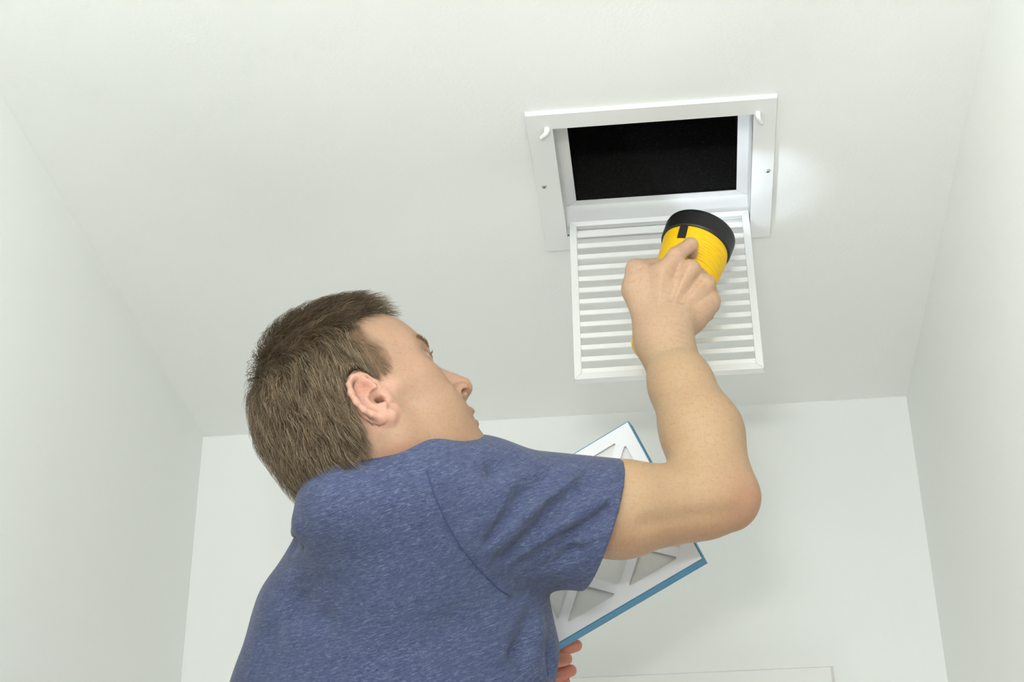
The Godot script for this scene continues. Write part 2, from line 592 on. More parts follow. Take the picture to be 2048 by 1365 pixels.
func setting() -> void:
	var xl := -0.906
	var xr := 0.472
	var zb := -2.903
	var zf := 1.6
	var t := 0.1
	slab("floor", Vector3(xl - t, -t, zb - t), Vector3(xr + t, 0, zf + t), M.floor, self, 0.0, true)
	slab("wall_left", Vector3(xl - t, 0, zb - t), Vector3(xl, CEILING, zf + t), M.wall, self, 0.0, true)
	slab("wall_right", Vector3(xr, 0, zb - t), Vector3(xr + t, CEILING, zf + t), M.wall, self, 0.0, true)
	slab("wall_back", Vector3(xl, 0, zb - t), Vector3(xr, CEILING, zb), M.wall, self, 0.0, true)
	slab("wall_front", Vector3(xl, 0, zf), Vector3(xr, CEILING, zf + t), M.wall, self, 0.0, true)
	# ceiling with the hole that the duct comes down through
	var c := CSGCombiner3D.new()
	c.name = "ceiling"
	c.set_meta("kind", "structure")
	add_child(c)
	var cb := CSGBox3D.new()
	cb.name = "ceiling_board"
	cb.size = Vector3(xr - xl + 2 * t, t, zf - zb + 2 * t)
	cb.position = Vector3((xl + xr) / 2, CEILING + t / 2, (zf + zb) / 2)
	cb.material = M.ceiling
	c.add_child(cb)
	var hole := CSGBox3D.new()
	hole.name = "duct_hole"
	hole.operation = CSGShape3D.OPERATION_SUBTRACTION
	hole.size = Vector3(0.304, 0.4, 0.303)
	hole.position = Vector3(0.016, CEILING, -2.1185)
	hole.material = M.ceiling
	c.add_child(hole)
	# baseboards and the door casing whose top corner shows low on the back wall
	slab("baseboard_left", Vector3(xl, 0, zb), Vector3(xl + 0.014, 0.09, zf), M.trim, self, 0.004, true)
	slab("baseboard_right", Vector3(xr - 0.014, 0, zb), Vector3(xr, 0.09, zf), M.trim, self, 0.004, true)
	var top := 1.672
	var x1 := 0.278
	var x0 := -0.60
	var w := 0.062
	var th := 0.016
	var d := slab("door_1", Vector3(x0 + w, 0.005, zb), Vector3(x1 - w, top - w, zb + 0.008), M.trim, self, 0.002, true)
	var o := -d.position
	var z0 := zb
	var z1 := zb + th
	var bv := 0.007
	# mitred casing: each board has a sloped outer edge
	var casing := [
		[Vector2(x0, top), Vector2(x1, top), Vector2(x1 - w, top - w), Vector2(x0 + w, top - w)],
		[Vector2(x1, top), Vector2(x1, 0.0), Vector2(x1 - w, 0.0), Vector2(x1 - w, top - w)],
		[Vector2(x0, 0.0), Vector2(x0, top), Vector2(x0 + w, top - w), Vector2(x0 + w, 0.0)]]
	for q in casing:
		var cen: Vector2 = (q[0] + q[1] + q[2] + q[3]) / 4.0
		var lowr := []
		var highr := []
		for p in q:
			lowr.append(Vector3(p.x, p.y, z0) + o)
			var inn: Vector2 = p
			var sx := signf(cen.x - p.x)
			if absf(q[0].y - q[1].y) < 0.01:
				if p.y > top - 0.01: inn += Vector2(sx * bv, -bv)
			elif p.x > x1 - 0.01 or p.x < x0 + 0.01:
				inn += Vector2(sx * bv, -bv if p.y > top - 0.01 else 0.0)
			highr.append(Vector3(inn.x, inn.y, z1) + o)
		obj("casing_board", hexa(lowr + highr), M.trim, d)
	obj("door_handle", lathe(PackedVector2Array([Vector2(0, 0), Vector2(0, 0.024), Vector2(0.006, 0.024), Vector2(0.01, 0.011), Vector2(0.035, 0.011), Vector2(0.045, 0.024), Vector2(0.058, 0.026), Vector2(0.066, 0.018), Vector2(0.068, 0)]), 24), M.screw, d, Transform3D(Basis(Vector3(1, 0, 0), PI / 2), Vector3(0.16, 0.95, zb + 0.008) + o))

func vent() -> void:
	var y := CEILING
	var th := 0.007
	# frame outline and opening, in plan
	var ox0 := -0.169
	var ox1 := 0.196
	var oz0 := -1.936
	var oz1 := -2.300
	var ix0 := -0.131
	var ix1 := 0.162
	var iz0 := -1.972
	var iz1 := -2.264
	var v := thing("ceiling_vent", "white square metal return air vent in the ceiling with its louvred door hanging open", "ceiling vent", Vector3((ox0 + ox1) / 2, y, (oz0 + oz1) / 2))
	var o := -v.position
	var P3 := func(x: float, yy: float, z: float) -> Vector3: return Vector3(x, yy, z) + o
	var oc := [Vector2(ox0, oz0), Vector2(ox1, oz0), Vector2(ox1, oz1), Vector2(ox0, oz1)]
	var ic := [Vector2(ix0, iz0), Vector2(ix1, iz0), Vector2(ix1, iz1), Vector2(ix0, iz1)]
	for i in 4:       # four mitred flange strips
		var j := (i + 1) % 4
		var dn := y - th
		var a: Vector2 = oc[i]
		var b: Vector2 = oc[j]
		var c: Vector2 = ic[j]
		var d: Vector2 = ic[i]
		var cen := Vector2((ox0 + ox1) / 2, (oz0 + oz1) / 2)
		var ai := a + (cen - a).sign() * 0.0012
		var bi := b + (cen - b).sign() * 0.0012
		obj("frame_strip", hexa([P3.call(a.x, y, a.y), P3.call(b.x, y, b.y), P3.call(c.x, y, c.y), P3.call(d.x, y, d.y), P3.call(ai.x, dn, ai.y), P3.call(bi.x, dn, bi.y), P3.call(c.x, dn, c.y), P3.call(d.x, dn, d.y)]), M.white_metal, v)
	# recess walls behind the opening and the lip on top of them
	var h := 0.056
	var g := 0.0015
	obj("recess_wall", box(Vector3(ix0 - 0.004, y - 0.006, iz1), Vector3(ix0, y + h, iz0))[0], M.white_metal, v)
	var rw: Array = [[Vector3(ix0 - 0.003, y - th * 0.5, iz1), Vector3(ix0, y + h, iz0)], [Vector3(ix1, y - th * 0.5, iz1), Vector3(ix1 + 0.003, y + h, iz0)], [Vector3(ix0, y - th * 0.5, iz1 - 0.003), Vector3(ix1, y + h, iz1)], [Vector3(ix0, y - th * 0.5, iz0), Vector3(ix1, y + h, iz0 + 0.003)]]
	v.get_child(v.get_child_count() - 1).free()
	names["recess_wall"] = -1
	for q in rw:
		var m := BoxMesh.new()
		m.size = q[1] - q[0]
		obj("recess_wall", m, M.white_metal, v, Transform3D(Basis(), (q[0] + q[1]) / 2.0 + o))
	var lw := 0.017
	var lc := [Vector2(ix0 + lw, iz0 - lw), Vector2(ix1 - lw, iz0 - lw), Vector2(ix1 - lw, iz1 + lw * 0.75), Vector2(ix0 + lw, iz1 + lw * 0.75)]
	for i in 4:
		var j := (i + 1) % 4
		var a: Vector2 = ic[i]
		var b: Vector2 = ic[j]
		var c: Vector2 = lc[j]
		var d: Vector2 = lc[i]
		var sh := 0.0006 * (b - a).normalized()
		a += sh; b -= sh; c -= sh; d += sh
		obj("lip_strip", hexa([P3.call(a.x, y + h, a.y), P3.call(b.x, y + h, b.y), P3.call(c.x, y + h, c.y), P3.call(d.x, y + h, d.y), P3.call(a.x, y + h - 0.0015, a.y), P3.call(b.x, y + h - 0.0015, b.y), P3.call(c.x, y + h - 0.0015, c.y), P3.call(d.x, y + h - 0.0015, d.y)]), M.white_metal, v)
	# screws
	for q in [Vector2(-0.156, -2.115), Vector2(0.186, -2.115)]:
		var s := obj("screw", lathe(PackedVector2Array([Vector2(-0.0005, 0), Vector2(-0.0008, 0.0022), Vector2(0.0006, 0.0040), Vector2(0.003, 0.0044)]), 16), M.screw, v, Transform3D(Basis(), P3.call(q.x, y - th - 0.0018, q.y)))
		for k in 2:
			var sl := BoxMesh.new()
			sl.size = Vector3(0.0042, 0.0004, 0.0008)
			obj("screw_slot", sl, M.black, s, Transform3D(Basis(Vector3.UP, 0.5 + k * PI / 2), Vector3(0, -0.0009, 0)))
	# two turn latches near the front corners
	for q in [[Vector2(-0.139, -1.970), 0.75], [Vector2(0.168, -1.969), -0.35]]:
		var s := Soup.new()
		var c := Vector3(q[0].x, y - th, q[0].y)
		var dir := Vector3(-sin(q[1]), 0, -cos(q[1]))
		var pts := PackedVector3Array([c, c + Vector3(0, -0.004, 0), c + Vector3(0, -0.007, 0) + dir * 0.002, c + Vector3(0, -0.008, 0) + dir * 0.006, c + Vector3(0, -0.008, 0) + dir * 0.014])
		tube_along(pts, PackedFloat32Array([0.0048, 0.0048, 0.0042, 0.0033, 0.0030]), 10, s)
		for i in s.v.size(): s.v[i] += o
		obj("latch", s.mesh(), M.clip, v)
	# the door: a frame of four mitred rails round thirteen louvre slats, hanging from the back edge
	var zt := iz1 + 0.005
	var dt := 0.012
	var dx0 := -0.1278
	var dx1 := 0.1622
	var dy1 := y + 0.013
	var dy0 := 1.9215
	var d0 := Node3D.new()
	d0.name = "vent_door"
	v.add_child(d0)
	d0.position = P3.call((dx0 + dx1) / 2, dy1, zt)
	var od := -(Vector3((dx0 + dx1) / 2, dy1, zt))
	var r := 0.0125
	var doc := [Vector2(dx0, dy0), Vector2(dx1, dy0), Vector2(dx1, dy1), Vector2(dx0, dy1)]
	var dic := [Vector2(dx0 + r, dy0 + r), Vector2(dx1 - r, dy0 + r), Vector2(dx1 - r, dy1 - r * 0.7), Vector2(dx0 + r, dy1 - r * 0.7)]
	var cen := Vector2((dx0 + dx1) / 2, (dy0 + dy1) / 2)
	for i in 4:
		var j := (i + 1) % 4
		var a: Vector2 = doc[i]
		var b: Vector2 = doc[j]
		var c: Vector2 = dic[j]
		var d: Vector2 = dic[i]
		var sh := 0.0003 * (b - a).normalized()
		a += sh; b -= sh; c -= sh; d += sh
		var ai := a + (cen - a).sign() * 0.0015
		var bi := b + (cen - b).sign() * 0.0015
		obj("door_rail", hexa([Vector3(a.x, a.y, zt) + od, Vector3(b.x, b.y, zt) + od, Vector3(c.x, c.y, zt) + od, Vector3(d.x, d.y, zt) + od, Vector3(ai.x, ai.y, zt + dt) + od, Vector3(bi.x, bi.y, zt + dt) + od, Vector3(c.x, c.y, zt + dt - 0.002) + od, Vector3(d.x, d.y, zt + dt - 0.002) + od]), M.white_metal, d0)
	var n := 13
	var y0: float = dic[0].y
	var y1: float = dic[2].y
	var pitch := (y1 - y0) / n
	var sx := dx1 - dx0 - 2 * r - 0.0005
	var cs := PackedVector2Array([Vector2(0.0070, 0.0004), Vector2(0.0085, 0.0012), Vector2(0.0092, 0.0084), Vector2(0.0076, 0.0092), Vector2(-0.0130, pitch + 0.0004), Vector2(-0.0136, pitch - 0.0006), Vector2(0.0062, 0.0080)])
	var sm := extruded(cs, sx)
	for i in n:
		obj("louvre_slat", sm, M.white_metal, d0, Transform3D(Basis(), Vector3((dx0 + dx1) / 2, y0 + i * pitch, zt) + od))
	var hs := Soup.new()
	for q in [-0.10, 0.135]:
		var hp := Soup.new()
		tube_along(PackedVector3Array([Vector3(q - 0.016, dy1 + 0.001, zt + 0.002), Vector3(q + 0.016, dy1 + 0.001, zt + 0.002)]), PackedFloat32Array([0.0025, 0.0025]), 10, hp)
		for i in hp.v.size(): hp.v[i] += od
		obj("hinge", hp.mesh(), M.white_metal, d0)
	# the dark lined duct above
	var du := thing("air_duct", "black lined square duct rising above the open ceiling vent", "duct", Vector3(0.016, y + h + 0.002, -2.1185))
	var dz := Vector3(0.1505, 0.55, 0.151)
	var walls := [[Vector3(-dz.x, 0, -dz.z), Vector3(-dz.x + 0.012, dz.y, dz.z)], [Vector3(dz.x - 0.012, 0, -dz.z), Vector3(dz.x, dz.y, dz.z)], [Vector3(-dz.x + 0.012, 0, -dz.z), Vector3(dz.x - 0.012, dz.y, -dz.z + 0.012)], [Vector3(-dz.x + 0.012, 0, dz.z - 0.012), Vector3(dz.x - 0.012, dz.y, dz.z)]]
	for q in walls:
		slab("duct_wall", q[0], q[1], M.liner, du)
	slab("duct_top", Vector3(-dz.x, dz.y, -dz.z), Vector3(dz.x, dz.y + 0.012, dz.z), M.liner, du)

func extruded(cs: PackedVector2Array, length: float) -> ArrayMesh:     # a (z, y) outline drawn along x
	var st := SurfaceTool.new()
	st.begin(Mesh.PRIMITIVE_TRIANGLES)
	st.set_smooth_group(-1)
	var n := cs.size()
	var hl := length / 2
	var area := 0.0
	for i in n:
		var j := (i + 1) % n
		area += cs[i].x * cs[j].y - cs[j].x * cs[i].y
	for i in n:
		var j := (i + 1) % n
		var p := [Vector3(-hl, cs[i].y, cs[i].x), Vector3(hl, cs[i].y, cs[i].x), Vector3(hl, cs[j].y, cs[j].x), Vector3(-hl, cs[j].y, cs[j].x)]
		var e := (cs[j] - cs[i]).normalized() * signf(area)
		var nr := Vector3(0, -e.x, e.y)
		for k in ([0, 1, 2, 0, 2, 3] if area < 0 else [0, 2, 1, 0, 3, 2]):
			st.set_normal(nr)
			st.add_vertex(p[k])
	var tri := Geometry2D.triangulate_polygon(cs)
	for s in [-1.0, 1.0]:
		for k in range(0, tri.size(), 3):
			for q in 3:
				st.set_normal(Vector3(s, 0, 0))
				st.add_vertex(Vector3(s * hl, cs[tri[k + q]].y, cs[tri[k + q]].x))
	return st.commit()

func torch() -> void:
	var base := Vector3(0.0049, 1.9000, -2.1122)
	var tip := Vector3(0.0769, 2.0981, -2.1382)
	var axis := (tip - base).normalized()
	var toward := (Vector3(0, 0.7, 0) - base)
	toward = (toward - axis * toward.dot(axis)).normalized()
	var t := thing("torch", "yellow plastic torch with black rimmed head held in the raised hand below the vent", "torch", base)
	var bs := Basis(toward, axis, toward.cross(axis))       # +X faces the viewer's side
	var tr := Transform3D(bs, Vector3.ZERO)
	var V := func(list: Array) -> PackedVector2Array: return PackedVector2Array(list.map(func(q): return Vector2(q[0], q[1])))
	obj("body", lathe(V.call([[-0.018, 0], [-0.018, 0.030], [-0.014, 0.037], [-0.006, 0.0405], [0.03, 0.0405], [0.075, 0.0400], [0.098, 0.0395], [0.106, 0.0385], [0.113, 0.0380], [0.119, 0.0392], [0.1235, 0.0430], [0.127, 0.0458], [0.131, 0.0466], [0.150, 0.0480], [0.178, 0.0500], [0.186, 0.0506], [0.190, 0.050]]), 72), M.yellow, t, tr)
	for i in 5:
		var s := 0.1365 + i * 0.0100
		var r := lerpf(0.0470, 0.0498, i / 4.0)
		obj("rib", lathe(V.call([[s - 0.0034, r - 0.001], [s - 0.0026, r + 0.0005], [s - 0.0012, r + 0.0016], [s, r + 0.0020], [s + 0.0012, r + 0.0018], [s + 0.0026, r + 0.0008], [s + 0.0034, r - 0.0008]]), 48, -2.7, -0.10), M.yellow, t, tr)
	obj("bezel_ring", lathe(V.call([[0.1855, 0.0495], [0.1855, 0.0524], [0.188, 0.0538], [0.212, 0.0545], [0.2165, 0.0536], [0.2175, 0.0518], [0.2165, 0.0480], [0.206, 0.0470]]), 72), M.black, t, tr)
	obj("reflector", lathe(V.call([[0.192, 0.001], [0.193, 0.012], [0.2, 0.03], [0.21, 0.0468]]), 48), mat(Color(0.9, 0.9, 0.9), 0.15, 1.0), t, tr)
	obj("lens_glow", lathe(V.call([[0.2005, 0], [0.2005, 0.012], [0.198, 0.014]]), 32), M.lens, t, tr)
	# blue panel round the near side of the grip
	obj("grip_panel", lathe(V.call([[-0.004, 0.039], [-0.003, 0.0415], [0.0, 0.0422], [0.100, 0.0412], [0.114, 0.0408], [0.117, 0.0390]]), 40, -1.12, 1.12), M.blue_rubber, t, tr)
	# slide switch
	obj("switch", hexa([Vector3(0.0475, 0.166, -0.010), Vector3(0.0475, 0.166, 0.004), Vector3(0.0505, 0.188, 0.003), Vector3(0.0505, 0.188, -0.009), Vector3(0.0515, 0.168, -0.0085), Vector3(0.0515, 0.168, 0.0025), Vector3(0.0560, 0.187, 0.0015), Vector3(0.0560, 0.187, -0.0075)]), M.black, t, Transform3D(bs * Basis(Vector3.UP, -0.60), axis * -0.004))
	var l := SpotLight3D.new()
	l.name = "torch_beam"
	l.light_color = Color(0.90, 0.94, 1.0)
	l.light_energy = 0.016
	l.light_size = 0.012
	l.spot_angle = 44.0
	l.spot_angle_attenuation = 0.22
	l.spot_range = 5.0
	l.spot_attenuation = 2.0
	l.shadow_enabled = true
	t.add_child(l)
	l.transform = Transform3D(Basis.looking_at(axis, toward), axis * 0.204)

func air_filter() -> void:
	var a := Vector3(-0.0479, 1.8159, -2.1904)
	var e1 := Vector3(0.3884, -0.9211, 0.0262)
	var e2 := Vector3(-0.8832, -0.3807, -0.2741)
	var nr := e1.cross(e2).normalized()
	if nr.z < 0: nr = -nr
	e2 = (e2 - e1 * e1.dot(e2)).normalized()
	var s := 0.2405
	var f := thing("air_filter", "square white framed air filter with diamond cutouts and blue edges, beyond the bent arm", "air filter", a + (e1 + e2) * s / 2)
	# own axes: x along e2 from the far corner, y along -e1, z out of the front face
	var bs := Basis(-e2, -e1, nr)
	if bs.determinant() < 0: bs = Basis(e2, -e1, nr)
	f.transform = Transform3D(bs, f.position)
	var h := s / 2
	var th := 0.023
	# pleated medium: zigzag sheet between the two card faces
	var st := Soup.new()
	var np := 44
	for i in np:
		var x0 := lerpf(-h + 0.006, h - 0.006, float(i) / np)
		var x1 := lerpf(-h + 0.006, h - 0.006, float(i + 1) / np)
		var z0 := -0.005 if i % 2 == 0 else -th + 0.004
		var z1 := -0.005 if i % 2 == 1 else -th + 0.004
		var nn := Vector3(z0 - z1, 0, x1 - x0).normalized()
		var b := st.v.size()
		for q in [Vector3(x0, -h + 0.004, z0), Vector3(x0, h - 0.004, z0), Vector3(x1, h - 0.004, z1), Vector3(x1, -h + 0.004, z1)]:
			st.v.append(q); st.nr.append(nn)
		st.t.append_array([b, b + 1, b + 2, b, b + 2, b + 3])
	obj("pleated_medium", st.mesh(), M.pleats, f)
	var scrim := obj("mesh_scrim", flat([[Vector3(-h + 0.003, -h + 0.003, -0.0045), Vector3(h - 0.003, -h + 0.003, -0.0045), Vector3(h - 0.003, h - 0.003, -0.0045), Vector3(-h + 0.003, h - 0.003, -0.0045)]]), M.pleats, f)
	# card faces with the cutouts, front and back
	var c := CSGCombiner3D.new()
	c.name = "card_face"
	f.add_child(c)
	card(c, h, -0.0022, 0.0022)
	var c2 := CSGCombiner3D.new()
	c2.name = "card_face_001"
	f.add_child(c2)
	card(c2, h, -th, 0.0022)
	# blue side strips
	var w := 0.0016
	slab("side_strip", Vector3(-h, -h - w, -th), Vector3(h, -h, -0.0006), M.card_edge, f)
	slab("side_strip", Vector3(-h, h, -th), Vector3(h, h + w, -0.0006), M.card_edge, f)
	slab("side_strip", Vector3(-h - w, -h - w, -th), Vector3(-h, h + w, -0.0006), M.card_edge, f)
	slab("side_strip", Vector3(h, -h - w, -th), Vector3(h + w, h + w, -0.0006), M.card_edge, f)

func card(c: CSGCombiner3D, h: float, z: float, th: float) -> void:
	var sheet := CSGBox3D.new()
	sheet.name = "card_sheet"
	sheet.size = Vector3(2 * h, 2 * h, th)
	sheet.position = Vector3(0, 0, z + th / 2)
	sheet.material = M.card
	c.add_child(sheet)
	var bd := 0.0185      # border
	var st := 0.0068      # half a strut
	var m := h - bd
	var dd := m - st * 1.414
	var holes := [[Vector2(dd, 0), Vector2(0, dd), Vector2(-dd, 0), Vector2(0, -dd)]]
	# each corner: two triangles either side of a diagonal strut
	var tri := inset([Vector2(m, m), Vector2(m, 0), Vector2(m / 2, m / 2)], [0.0, st, st])
	for sx in [-1, 1]:
		for sy in [-1, 1]:
			for sw in [false, true]:
				var q := []
				for p in tri:
					var pp: Vector2 = Vector2(p.y, p.x) if sw else p
					q.append(Vector2(pp.x * sx, pp.y * sy))
				holes.append(q)
	for hh in holes:
		var pts := rounded(hh, 0.007)
		var g := CSGPolygon3D.new()
		g.name = "cutout"
		g.polygon = pts
		g.depth = th * 3
		g.position = Vector3(0, 0, z + th * 2)
		g.operation = CSGShape3D.OPERATION_SUBTRACTION
		g.material = M.card
		c.add_child(g, true)

func inset(p: Array, by: Array) -> Array:       # moves each edge i -> i+1 of a triangle inwards
	var c: Vector2 = (p[0] + p[1] + p[2]) / 3.0
	var at := []
	var to := []
	for i in 3:
		var a: Vector2 = p[i]
		var b: Vector2 = p[(i + 1) % 3]
		var nn := (b - a).orthogonal().normalized()
		if nn.dot(c - a) < 0: nn = -nn
		at.append(a + nn * by[i])
		to.append(b - a)
	var out := []
	for i in 3:
		var j := (i + 2) % 3
		out.append(Geometry2D.line_intersects_line(at[j], to[j], at[i], to[i]))
	return out

func rounded(p: Array, r: float) -> PackedVector2Array:
	var out := PackedVector2Array()
	var n := p.size()
	for i in n:
		var a: Vector2 = p[(i + n - 1) % n]
		var b: Vector2 = p[i]
		var c: Vector2 = p[(i + 1) % n]
		var ra := minf(r, minf(b.distance_to(a), b.distance_to(c)) * 0.3)
		var s := b + (a - b).normalized() * ra
		var e := b + (c - b).normalized() * ra
		for k in 5:
			var t := k / 4.0
			out.append(s.lerp(b, t).lerp(b.lerp(e, t), t))
	return out

# ---------------------------------------------------------------- the man
const HAIRLINE := [Vector2(0.075, 0.16), Vector2(0.098, 0.112), Vector2(0.088, 0.100), Vector2(0.060, 0.102), Vector2(0.029, 0.100), Vector2(0.037, 0.081), Vector2(0.045, 0.062), Vector2(0.044, 0.045), Vector2(0.036, 0.024), Vector2(0.027, -0.003), Vector2(0.014, 0.012), Vector2(0.002, 0.034), Vector2(-0.010, 0.042), Vector2(-0.027, 0.036), Vector2(-0.033, 0.012), Vector2(-0.031, -0.010), Vector2(-0.036, -0.030), Vector2(-0.052, -0.040), Vector2(-0.085, -0.062), Vector2(-0.15, -0.085), Vector2(-0.2, 0.0), Vector2(-0.16, 0.25), Vector2(0.05, 0.25)]

func hairiness(x: float, y: float) -> float:        # signed distance inside the hairline, metres
	var d := 1e9
	var inside := false
	var p := Vector2(x, y)
	var n := HAIRLINE.size()
	var j := n - 1
	for i in n:
		var a: Vector2 = HAIRLINE[j]
		var b: Vector2 = HAIRLINE[i]
		var ab := b - a
		var t := clampf((p - a).dot(ab) / ab.length_squared(), 0.0, 1.0)
		d = minf(d, p.distance_to(a + ab * t))
		if (b.y > y) != (a.y > y) and x < (a.x - b.x) * (y - b.y) / (a.y - b.y) + b.x:
			inside = not inside
		j = i
	return d if inside else -d

func thickness(x: float, y: float) -> float:        # how far the hair stands off the scalp
	var t := lerpf(0.015, 0.026, smoothstep(0.07, 0.13, y))
	t = lerpf(t, 0.027, smoothstep(-0.02, -0.1, x) * smoothstep(0.12, 0.05, y))
	t += 0.007 * exp(-pow((x + 0.055) / 0.045, 2.0)) * smoothstep(0.085, 0.125, y)
	t *= lerpf(1.0, 0.6, smoothstep(0.01, -0.05, y))
	t *= lerpf(1.0, 0.35, smoothstep(-0.01, 0.035, x) * smoothstep(0.10, 0.05, y))
	return t

func paint_head(p: Vector3, nr: Vector3) -> Color:
	var c := lin(183, 149, 125)
	var ear := smoothstep(0.070, 0.077, absf(p.z)) * (1.0 - smoothstep(0.036, 0.050, Vector2(p.x + 0.012, p.y - 0.004).length()))
	c = c.lerp(lin(214, 168, 150), ear * 0.75)
	c = c.lerp(lin(190, 120, 104), ear * 0.6 * exp(-pow((Vector2(p.x + 0.0155, p.y - 0.019).length()) / 0.010, 2.0)))
	c = c.lerp(lin(206, 150, 126), 0.55 * exp(-pow((p - Vector3(0.125, -0.03, 0)).length() / 0.014, 2.0)))
	var lips := 1.0 - smoothstep(0.0, 0.0075, absf(p.y + 0.0675) - 0.003 + maxf(0.0, 0.090 - p.x))
	c = c.lerp(lin(178, 108, 100), lips * 0.75 if absf(p.z) < 0.026 else 0.0)
	var jaw := smoothstep(-0.03, -0.06, p.y) * smoothstep(-0.01, 0.03, p.x)
	c = c.lerp(lin(178, 145, 117), jaw * 0.7)
	c = c.lerp(lin(196, 144, 118), smoothstep(-0.05, -0.08, p.y) * smoothstep(0.03, -0.03, p.x))
	var hr := smoothstep(-0.002, 0.006, hairiness(p.x, p.y))
	if p.y > 0.02 or p.x < -0.03 or absf(p.z) > 0.045:
		c = c.lerp(lin(110, 90, 70), hr * (0.75 if ear < 0.1 else 0.0) * (1.0 - 0.6 * smoothstep(-0.004, 0.016, p.x) * smoothstep(0.100, 0.085, p.y)))
	return c

func paint_arm(p: Vector3, _nr: Vector3) -> Color:
	var e := p.distance_to(Vector3(0.1105, 1.6091, -2.0356))
	var c := lin(197, 166, 133)
	c = c.lerp(lin(200, 152, 126), exp(-pow(e / 0.045, 2.0)) * 0.75)
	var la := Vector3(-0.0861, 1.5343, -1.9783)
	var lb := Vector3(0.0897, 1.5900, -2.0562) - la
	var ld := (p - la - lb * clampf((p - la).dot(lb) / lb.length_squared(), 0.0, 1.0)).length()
	c = c.lerp(lin(192, 146, 116), 0.6 * exp(-pow(ld / 0.032, 2.0)))  # underside tint: partly reddish skin, partly its shade put into the colour
	c = c.lerp(lin(200, 120, 100), 0.5 * exp(-pow((p - Vector3(-0.0008, 1.5729, -1.9529)).length() / 0.009, 2.0)))
	return c

func paint_hand(p: Vector3, nr: Vector3) -> Color:
	var t := smoothstep(-0.02, 0.05, (Vector3(0.0187, 1.9065, -2.0635) - p).dot(Vector3(0.1257, 0.7510, 0.6483)))
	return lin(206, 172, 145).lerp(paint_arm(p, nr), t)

func paint_other_hand(p: Vector3, _nr: Vector3) -> Color:
	return lin(204, 138, 116)

func plain_paint(_p: Vector3, _nr: Vector3) -> Color:
	return Color.WHITE

